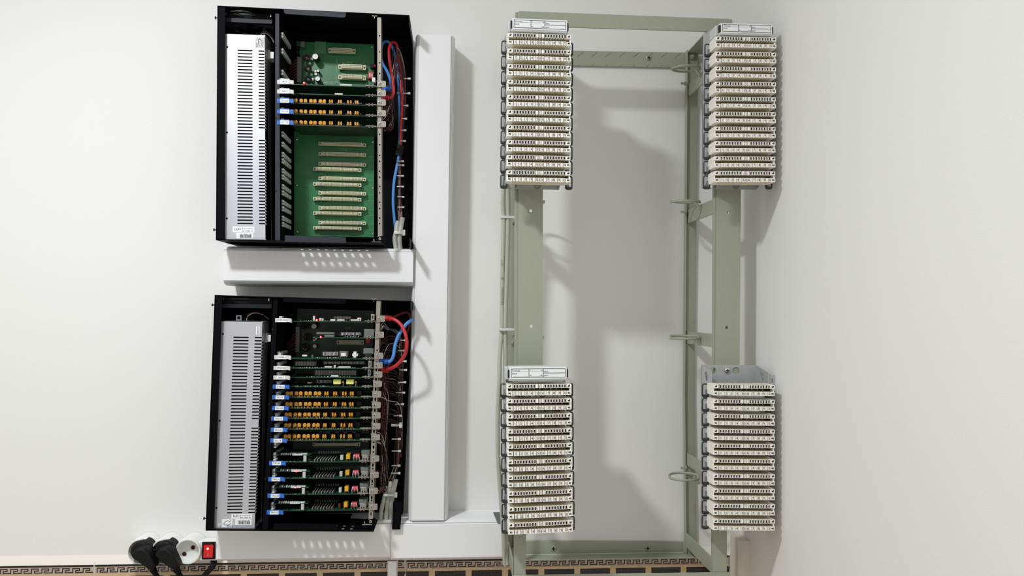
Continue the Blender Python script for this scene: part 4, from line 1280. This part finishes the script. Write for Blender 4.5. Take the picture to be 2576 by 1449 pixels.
# struts running back to the wall, top, bottom and between
xs = P(1795, 790, DF).x
xl = P(1296, 790, DF).x
def strut(x, zt, h, w=.003, y0=-DF + .0055, y1=-.006, name='side_strut', flange=0):
    m = MB()
    m.box(x, x + w, y0, y1, zt - h, zt, FG)
    if flange:
        m.box(min(x, x + flange), max(x + w, x + flange), y0, y1, zt - .003, zt, FG)
    return m.build(name, fr, bevel=.0006)
for x, fl in ((xs, .028), (xl, .028)):
    zt_ = P(1795, 56, DF).z
    m = MB()
    m.box(x - .001, x + .050, -DF + .003, -.006, zt_ - .003, zt_, FG)
    m.box(x + .047, x + .050, -DF + .003, -.006, zt_ - .028, zt_ - .003, FG)
    m.build('side_strut', fr, bevel=.0006)
    z = P(1795, 1441, DF).z
    strut(x, z + .0275, .028, flange=0)
    m = MB(); m.box(x, x + fl, -DF + .003, -.006, z - .003, z, FG); m.build('side_strut', fr, bevel=.0006)
for v in (500, 840, 1180, 150):
    for x, u in ((xs + .001, 1793), (xl + .0060, 1300)):
        strut(x, P(u, v, DF - .003).z, .027 if v != 500 else .030, name='cross_bar')
# cable rings
def loop_ring(x, z, r=.027, dy=-.10, s=-1):
    m = MB()
    n = 24
    cx = x + s * (r + .004)
    pts = [(cx + math.cos(2 * math.pi * i / n) * r * 1.12, dy + math.sin(2 * math.pi * i / n) * r, z + (.003 if i < n / 2 else -.001)) for i in range(n)]
    m.tube(pts, .0026, FG, 8, True)
    m.tube([(x + .0015, dy, z - .014), (x + s * .006, dy, z - .006), (x + s * .010, dy, z)], .003, FG, 8)
    return m.build('cable_ring', fr, smooth=60, label='round steel cable ring')
for v in (509, 850, 1200, 175):
    loop_ring(xs, P(1755, v, .10).z)
    loop_ring(xl + .003, P(1330, v, .10).z, s=1)
# bottom rails, feet and bolts
part('rear_bottom_rail', [(1285, 1360.5), (1745, 1364), (1745, 1397), (1285, 1396)], .006, .0005)
z0 = P(1500, 1393, .006).z
m = MB(); m.box(P(1285, 1390, .006).x, P(1745, 1390, .006).x, -.036, -.0005, z0 - .003, z0, FG); m.build('bottom_rail_flange', fr, bevel=.0008)
part('front_bottom_rail', [(1292, 1447), (1836, 1439.5), (1836, 1480), (1292, 1486)], DF, DF - .003)
for (u, v) in ((1392, 1380), (1629, 1379)):
    screw(fr, u, v, .0065, 8, 'frame_green', 'wall_screw', 'painted wall screw')
m = MB(); m.quad([(1719, 1362), (1752.5, 1360), (1752.5, 1396), (1731, 1396), (1719, 1388)], .013, .009, FG); m.build('corner_plate', fr, bevel=.0008)
m = MB(); m.quad([(1275, 1340), (1296, 1340), (1296, 1396), (1275, 1396)], .013, .009, FG); m.build('corner_plate', fr, bevel=.0008)
for (u, v, d) in ((1740, 1385, .014), (1288, 1386, .014), (1741, 143, .012)):
    p = P(u, v, d)
    m = MB(); m.lathe(p, (0, -1, 0), [(0, .0062), (.001, .0062), (.001, .004), (.006, .004), (.0065, .003)], FG, 6 if v > 200 else 12); m.build('bolt', fr)
for v in (533, 210, 1177):
    p = P(1722, v, .024)
    m = MB(); m.lathe(p, (-1, 0, 0), [(-.004, .0045), (0, .0045), (0, .0022), (.006, .0022), (.006, .003), (.008, .003)], FG, 10); m.build('bolt', fr)

# ------------------------------------------------------------------ terminal strip columns
DM0, DM1 = .247, .287           # back and front of the strips
W = .117
def build_strip():
    h = W / 2
    m = MB()
    m.box(-h + .001, h - .001, -.016, 0, -.0095, .0095, 'module_cream')
    for (z0, z1) in ((.0028, .0097), (-.0097, -.0026)):
        m.box(-h + .0006, h - .0006, -.0365, -.015, z0, z1, 'module_cream')
    for s in (-1, 1):                      # end cheeks
        x0, x1 = (-h, -h + .0105) if s < 0 else (h - .0085, h)
        m.box(x0, x1, -.0395, -.010, .0030, .0100, 'module_face')
        m.box(x0, x1, -.0395, -.010, -.0100, -.0030, 'module_face')
        xo = x0 + .0003 if s < 0 else x1 - .0025
        m.box(xo, xo + .0022, -.037, -.005, -.0095, .0095, 'module_face')
    body = m
    t = MB()
    t.box(-h + .011, h - .0088, -.0390, -.036, .0034, .0095, 'module_dark')
    w = .0051
    for i in range(19):
        x = -h + .0140 + i * w
        if i in (8, 10):
            t.box(x - .0020, x + .0020, -.0402, -.036, .0030, .0099, 'module_face')
            continue
        ww = .0022 if i != 9 else .0020
        hw = .0014 if i != 9 else .0005
        t.box(x - ww, x - hw, -.0402, -.036, .0030, .0099, 'module_face')
        t.box(x + hw, x + ww, -.0402, -.036, .0030, .0099, 'module_face')
        t.box(x - ww, x + ww, -.0402, -.036, .0091, .0099, 'module_face')
        t.box(x - ww, x + ww, -.0402, -.036, .0030, .0036, 'module_face')
    for s in (-1, 1):
        x = -h + .005 if s < 0 else h - .0042
        t.box(x - .0018, x + .0018, -.0397, -.039, .005, .0072, 'module_dark')
        t.box(x + .0002, x + .0022, -.0397, -.039, .0062, .0086, 'module_dark')
    for i in range(18):                    # slits running back under the upper teeth
        x = -h + .0140 + (i + .5) * w
        t.box(x - .00045, x + .00045, -.0366, -.019, .00262, .0029, 'module_dark')
    n = MB()
    n.box(-h + .011, h - .0088, -.0372, -.036, -.0095, -.003, 'module_dark')
    for i in range(19):
        x = -h + .0140 + i * w
        n.box(x - .0021, x + .0021, -.0404, -.036, -.0100, -.0028, 'module_face')
    for s in (-1, 1):
        x = -h + .005 if s < 0 else h - .0042
        n.box(x - .0020, x + .0006, -.0397, -.039, -.0072, -.005, 'module_dark')
        n.box(x + .0008, x + .0022, -.0397, -.039, -.0082, -.0044, 'ink_grey')
    g = MB()
    for i in range(10):
        s = '1234567890'[i]
        x = -h + .0140 + 2 * i * w
        g.text(s, x + .0003, -.0406, -.0064, .0063, 'ink')
    g.box(-h + .0140 + 9 * w - .0005, -h + .0140 + 9 * w + .0005, -.0406, -.0400, -.009, -.004, 'ink')
    a = MB()                               # dark contact mouths in the groove
    for i in range(10):
        x = -h + .0165 + i * w * 2
        pts = [(x + math.cos(math.pi * j / 8) * .0042, -.0024 + math.sin(math.pi * j / 8) * .0046) for j in range(9)]
        a.plate([pts], -.0166, -.0155, 'module_dark')
    for x in (-h + .005, h - .005):
        a.box(x - .0024, x + .0024, -.024, -.012, -.0028, .0028, 'module_dark')
    return [('body', body, None), ('contact_row', t, 'stuff'), ('number_row', n, 'stuff'), ('number_print', g, 'stuff'), ('contact_mouth', a, 'stuff')]
STRIP = []
for nm, mb, kd in build_strip():
    o = mb.build(nm, None, at=(0, 0, 0), smooth=0)
    STRIP.append((nm, o.data, kd))
    bpy.data.objects.remove(o)
# wire guide loop on the bracket sides
def guide_mesh():
    m = MB()
    hw, hh, r = .0058, .0122, .003
    pts = []
    for cx, cz, a0 in ((hw - r, hh - r, 0), (-hw + r, hh - r, 90), (-hw + r, -hh + r, 180), (hw - r, -hh + r, 270)):
        for j in range(4):
            w = math.radians(a0 + j * 30)
            pts.append((cx + math.cos(w) * r, 0, cz + math.sin(w) * r))
    m.tube(pts, .0014, 'guide_dark', 6, True)
    m.box(-.0052, .0045, -.002, .002, -hh * .95, -hh * .62, 'guide_dark')
    m.box(.000, .0045, -.002, .002, -hh * .62, hh * .2, 'hook_grey')
    return m
o = guide_mesh().build('wire_guide', None, at=(0, 0, 0)); GUIDE = o.data; bpy.data.objects.remove(o)

ORD = ('topmost', 'second', 'third', 'fourth', 'fifth', 'sixth', 'seventh', 'eighth', 'ninth', 'bottom')
def column(where, xc, rows, rot, vt, vb, bl, br, holder, top_show=False):
    """one mounting trough with its ten strips"""
    uc = sum(xc) / 2
    ztop, zbot = P(uc, vt, DF + .004).z, P(uc, vb, DF + .004).z
    xa, xb = P(bl, (vt + vb) / 2, DF + .004).x, P(br, (vt + vb) / 2, DF + .004).x
    at = Vector(((xa + xb) / 2, -DF - .004, zbot))
    b = thing('mounting_trough', 'galvanised steel trough holding the %s terminal column' % where, 'bracket', at, 'galvanised terminal troughs')
    y0 = -DF - .0025
    k = S(DF)
    cham = .010
    loops = [[(xa, zbot), (xb - cham * 0, zbot), (xb, zbot + .001), (xb, ztop), (xa, ztop)]]
    hz = [zbot + .007 + i * .032 for i in range(int((ztop - zbot - .005) / .032) + 1)]
    if top_show:
        hz = [ztop - .011 - i * .032 for i in range(10)]
    for z in hz:
        if z < ztop - .006:
            for fx in (.20, .62):
                loops.append(ring2(xa + (xb - xa) * fx, max(z, zbot + .0075), .0072, .0072, 16))
    m = MB(); m.plate(loops, y0 - .0015, y0, 'zinc'); m.build('base_plate', b)
    for x, s in ((xa, 1), (xb, -1)):
        lp = [[(y0, ztop), (-DM0 - .001, ztop - (.008 if not top_show else .010)), (-DM0 - .001, zbot + .018), (y0, zbot)]]
        if top_show:
            lp.append(ring2((y0 - DM0) / 2, ztop - .020, .009, .010, 14))
        m = MB(); m.plate(lp, 0, .0014, 'zinc', lambda a, y, c, x=x, s=s: (x + s * y, a, c)); m.build('side_wall', b)
    if where == 'upper right':
        vv, ff = text_geo('-IAI-')
        zz = P(1764, 293, DF + .02).z
        m = MB(); m.add([(xa - .0003, -DF - .018 + c_ * .012, zz + a_ * .012) for a_, c_ in vv], ff, 'ink'); m.build('stamped_print', b, smooth=0)
    if top_show:
        for s in (1,):
            m = MB()
            lp = [[(xb, ztop - .012), (xb + .014, ztop - .016), (xb + .014, ztop - .034), (xb, ztop - .034)], [(xb + .006, ztop - .021), (xb + .009, ztop - .021), (xb + .009, ztop - .029), (xb + .006, ztop - .029)]]
            m.plate(lp, -DM0 + .002, -DM0 + .0035, 'zinc'); m.build('side_tab', b)
        screw(b, 1829.5, 932, DF + .006, 7, 'chrome')
    for i, v in enumerate(rows):
        f = i / 9
        u = xc[0] + (xc[1] - xc[0]) * f
        th = rot[0] + (rot[1] - rot[0]) * f
        pc_ = P(u, v, DM1)
        c = Vector((pc_.x, -DM0, pc_.z))
        t = thing('terminal_strip', '%s numbered cream terminal strip of the %s column' % (ORD[i], where), 'terminal strip', c, 'cream terminal strips of the %s column' % where, (0, -th, 0))
        for nm, me, kd in STRIP:
            o = bpy.data.objects.new(nm, me)
            COL.objects.link(o)
            o.parent = t
            if kd:
                o['kind'] = kd
        for s in (-1, 1):
            gx = c.x + s * (W / 2 + .0025)
            gz = c.z - .005 - s * (-th) * W / 2
            o = place(GUIDE, 'wire_guide', (gx, -DM0 - .004, gz), b)
            if s > 0:
                o.rotation_euler = (0, 0, math.pi)
    if holder:
        (u0, v0), (u1, v1), (u2, v2), (u3, v3), th = holder
        hd = DM1
        um, vm = (u0 + u1 + u2 + u3) / 4, (v0 + v1 + v2 + v3) / 4
        pc_ = P(um, vm, hd)
        hw = (u1 + u2 - u0 - u3) / 4 * S(hd)
        hh = (v3 + v2 - v0 - v1) / 4 * S(hd)
        t = thing('label_holder', 'grey holder with printed terminal block card, top of the %s column' % where, 'label holder', pc_, 'label holders of the terminal columns', (0, -th, 0))
        W0 = WP[t.name]
        def B(mb, x0, x1, y0, y1, z0, z1, mt): mb.box(x0, x1, y0, y1, z0, z1, mt)
        m = MB()
        B(m, -hw, hw, .001, .030, -hh * 1.25, hh * 1.05, 'holder_grey')
        B(m, -hw + .02, hw - .02, .030, .052, -hh * 1.2, -hh * .6, 'holder_grey')
        B(m, -hw - .005, -hw, .010, .045, -hh * 1.1, hh * .9, 'holder_grey')
        B(m, hw, hw + .003, .010, .045, -hh * .9, hh * .9, 'holder_grey')
        o = m.build('housing', t, at=W0, bevel=.0015, world=False)
        m = MB()
        B(m, -hw + .002, hw - .001, -.0004, .0015, -hh * .92, hh * .92, 'label_white')
        L, Rr, T_, Bb = -hw + .0045, hw - .003, hh * .72, -hh * .72
        lw = .0008
        yA, yB = -.0006, .0002
        c1, c2 = L + (Rr - L) * .328, L + (Rr - L) * .592
        for (x0, x1, z0, z1) in ((L, Rr, T_ - lw, T_), (L, Rr, Bb, Bb + lw), (L, L + lw, Bb, T_), (Rr - lw, Rr, Bb, T_), (c1 - lw / 2, c1 + lw / 2, Bb, T_), (c2 - lw / 2, c2 + lw / 2, Bb, T_), (c2, Rr, -lw / 2, lw / 2)):
            B(m, x0, x1, yA, yB, z0, z1, 'ink')
        for (x0, x1, z) in ((L + .012, c1 - .002, T_ * .38), (L + .003, c1 - .002, Bb * .82), (c1 + .004, c2 - .006, T_ * .38), (c1 + .004, c2 - .006, Bb * .82)):
            B(m, x0, x1, yA, yB, z, z + .0003, 'ink_grey')
        sz = hh * .36
        for s, x, z in (('Terminal', L + .0084, T_ * .52), ('block', L + .0060, -T_ * .08), ('1', c1 + .0022, T_ * .5), ('10', c2 - .0030, T_ * .5), ('91', c1 + .0030, Bb * .62), ('100', c2 - .0040, Bb * .62), ('Wire', c2 + .0048, T_ * .30), ('pairs', c2 + .0050, Bb * .55)):
            m.text(s, x, -.0008, z, sz, 'ink')
        m.build('printed_card', t, at=W0, smooth=0, world=False)
        m = MB()
        B(m, hw - .0002, hw + .0022, .002, .008, -hh * .75, hh * .55, 'ink')
        m.build('side_slot', t, at=W0, world=False)
        m = MB()
        B(m, -hw - .0012, -hw + .0012, -.0003, .006, -hh * .75, hh * .55, 'ink')
        m.build('side_slot', t, at=W0, world=False)
    return b
rUL = (98.7, 137.9, 177, 215.8, 253.8, 292, 330, 367.3, 405, 443.3)
rUR = (106.2, 144.2, 181.7, 219.5, 257.4, 294.8, 332.2, 369.2, 406.9, 444.2)
rLL = (980.4, 1017.6, 1055.7, 1093.5, 1131.2, 1170, 1209.3, 1248.5, 1288, 1327.4)
rLR = (981.7, 1019, 1056.4, 1094, 1131, 1169, 1207, 1244.3, 1282.5, 1320.7)
column('upper left', (1357, 1355), rUL, (.009, 0.004), 108, 476.5, 1264, 1408, ((1286, 45), (1429, 50), (1430, 79), (1284, 75), .0))
column('upper right', (1877, 1874), rUR, (.018, .022), 92, 477, 1767, 1904, ((1808, 57), (1948, 60), (1948, 87), (1806, 84), .014))
column('lower left', (1356, 1360), rLL, (.012, .037), 920, 1340, 1264, 1410, ((1280, 923.5), (1427, 922), (1428, 953), (1278, 955), .012))
column('lower right', (1872, 1872), rLR, (-.008, -.018), 918.5, 1330, 1764, 1904, None, True)
# jumper wires between the strips
def jumpers(label, rows, u0, u1, n, cols):
    m = MB()
    for a, b in rows:
        for i in range(n):
            u = R.uniform(u0, u1)
            w = R.uniform(-30, 40)
            mt = R.choice(cols)
            m.tube(pxpath([(u, a + 12, .262), (u + w * .2, a + 17, .255), (u + w * .7, b - 17, .25), (u + w, b - 11, .266)], 4), .00055, mt, 4)
    return tag(m.build('jumper_wires', smooth=60), label, 'wire')
jumpers('tangle of thin dark jumper wires between the upper strips of the lower left column', list(zip(rLL[:4], rLL[1:5])), 1300, 1410, 26, ('wire_maroon', 'wire_black', 'wire_white', 'wire_black', 'wire_maroon'))['kind'] = 'stuff'
jumpers('few thin jumper wires low in the upper left column', list(zip(rUL[6:9], rUL[7:10])), 1310, 1400, 7, ('wire_black', 'wire_white'))['kind'] = 'stuff'
jumpers('few thin jumper wires low in the upper right column', list(zip(rUR[7:9], rUR[8:10])), 1830, 1910, 8, ('wire_black', 'wire_white'))['kind'] = 'stuff'

# ------------------------------------------------------------------ grey cables beside the frame
GF = 'grey cables tied to the green frame'
c1 = cable('outer grey cable tied to the left post of the green frame', [(1267, 470, .135), (1265, 510, .13), (1267, 560, .125), (1264, 680, .12), (1263, 780, .12), (1262, 830, .12), (1257, 900, .125), (1256, 960, .13), (1252, 1040, .13), (1252, 1120, .13), (1256, 1200, .125), (1262, 1280, .12), (1266, 1345, .11), (1270, 1420, .09)], 5.6 * S(.12), 'cable_sage', 'grey_cable', 'cable', GF)
c2 = cable('inner grey cable tied to the left post of the green frame', [(1277, 470, .135), (1278, 510, .13), (1278, 560, .125), (1275, 680, .12), (1272, 780, .12), (1271, 850, .12), (1272, 920, .12), (1272, 1000, .115), (1271, 1150, .11), (1272, 1345, .1), (1275, 1420, .09)], 6.0 * S(.12), 'cable_sage', 'grey_cable', 'cable', GF)
m = MB()
for s, v in (('28X2', 662), ('SE', 700), ('NEXGOMAN', 745)):
    m.ptext(s, 1264, v, .120 + 6.2 * S(.12), 5.5, 'ink_grey', math.pi / 2)
m.build('cable_print', c1, smooth=0)
for i, (a, b, v, lab) in enumerate(((1261, 1301, 546, 'just below the upper left column'), (1257, 1300, 829, 'above the lower left column'), (1253, 1268, 960, 'beside the label holder of the lower left column'), (1251, 1268, 997, 'beside the second strip of the lower left column'), (1250, 1268, 1147, 'beside the fifth strip of the lower left column'))):
    m = MB()
    m.px(a, v - 3, b, v + 3, .132, .129, 'tie_white')
    m.px(a - .5, v - 3, a + 1.5, v + 3, .132, .105, 'tie_white')
    m.px(a, v - 3, b, v + 3, .106, .1045, 'tie_white')
    m.px(b - 2, v - 3, b, v + 3, .132, .105, 'tie_white')
    tag(m.build('cable_tie', bevel=.0006), 'white cable tie round the grey cables, %s' % lab, 'cable tie', 'cable ties on the frame cables')

# ------------------------------------------------------------------ power strip, plugs and cords
ps = thing('power_strip', 'white three-socket power strip with a lit red switch', 'power strip', P(440, 1412, 0))
dp = .040
m = MB(); m.px(328, 1362, 543.5, 1411, .024, .001, 'white_plastic')
m.build('body', ps, bevel=.002)
m = MB(); m.px(499, 1361, 543.5, 1411, dp, .0235, 'white_plastic')
m.build('switch_housing', ps, bevel=.002)
SOCK = ((353, 1388), (412, 1388), (472, 1388))
for (u, v) in SOCK:
    c = P(u, v, dp + .006)
    k = S(dp)
    m = MB()
    m.lathe((c.x, -.001, c.z), (0, -1, 0), [(0, 31 * k), (dp + .003, 31 * k), (dp + .006, 29.5 * k), (dp + .006, 27.5 * k), (dp + .004, 26.8 * k), (dp - .013, 26 * k), (dp - .013, .0005)], 'white_plastic', 36)
    o = m.build('socket', ps, smooth=40)
    m = MB()
    for (du, dv) in ((-8, 5.5), (14, -11)):
        q_ = P(u + du, v + dv, dp - .0125)
        m.cyl((q_.x, -dp + .0124, q_.z), (0, -1, 0), 5.4 * k, .0008, 'socket_red', 14)
        m.cyl((q_.x, -dp + .0122, q_.z), (0, -1, 0), 3.2 * k, .0009, 'dark_inside', 12)
    m.build('contact_hole', o)
m = MB(); m.px(507.5, 1364, 541, 1407.5, dp + .003, dp - .004, 'black_plastic'); sw = m.build('switch_frame', ps, bevel=.001)
m = MB()
p0, p1 = P(512, 1402, dp + .004), P(536.5, 1370, dp + .004)
zm = (p0.z + p1.z) / 2
vs = [(x, y, z) for x in (p0.x, p1.x) for (y, z) in ((-dp - .003, p0.z), (-dp - .0075, p0.z), (-dp - .0045, zm), (-dp - .005, p1.z), (-dp - .003, p1.z))]
m.add(vs, [(0, 1, 2, 3, 4), (9, 8, 7, 6, 5)] + [(i, (i + 1) % 5, (i + 1) % 5 + 5, i + 5) for i in range(5)], 'switch_red')
rk = m.build('rocker', sw, bevel=.0008, label='glowing red rocker')
m = MB()
q_ = P(522, 1381, dp + .0065)
m.lathe(q_, (0, -1, 0), [(-.003, .0024), (0, .002), (.0008, .0006)], 'led_core', 12)
m.ptext('I', 523, 1396, dp + .0085, 5.5, 'label_white')
m.build('switch_lamp', sw, smooth=40)
def plug(label, u, v, end):
    t = thing('mains_plug', label, 'plug', P(u, v + 26, dp), 'black mains plugs in the power strip')
    k = S(.06)
    c = P(u, v, .06)
    m = MB()
    m.lathe((c.x, -dp + .012, c.z), (0, -1, 0), [(0, 24.5 * k), (.026, 24.5 * k), (.031, 23 * k), (.033, 19 * k)], 'black_plastic', 28)
    m.build('plug_body', t, smooth=50)
    m = MB(); m.quad([(u + a, v + b) for a, b in ((-26, 10), (-12, -6), (6, -10), (20, 3), (29, 22), (37, 40), (25, 50), (-2, 31))], .082, .052, 'black_plastic')
    m.build('grip', t, bevel=.0045, smooth=60)
    m = MB()
    q0, q1 = P(u + 31, v + 43, .064), P(u + 41, v + 60, .060)
    e = q1 - q0
    for i in range(5):
        m.lathe(q0 + e * (i * .2), e, [(0, (8.5 - i * .7) * k), (e.length * .12, (8.3 - i * .7) * k), (e.length * .12, (6.4 - i * .4) * k), (e.length * .2, (6.4 - i * .4) * k)], 'black_plastic', 12)
    m.build('strain_relief', t)
    m = MB(); m.tube(pxpath([(u + 39, v + 56, .063), (u + 50, v + 72, .055), (u + 66, v + 100, .045), (u + 80, v + 140, .035)]), 5.4 * k, 'black_plastic', 10); m.build('cord', t, smooth=60)
    return t
plug('black mains plug in the outer socket of the power strip, farthest from the switch', 353, 1388, 0)
plug('black mains plug in the middle socket of the power strip', 412, 1388, 0)
m = MB(); m.tube(pxpath([(535, 1411, .022), (540, 1416, .03), (532, 1428, .034), (515, 1447, .036), (495, 1470, .036), (480, 1500, .03)]), 6.2 * S(.03), 'black_plastic', 12)
m.build('cord', ps, smooth=60, label='black supply cord')
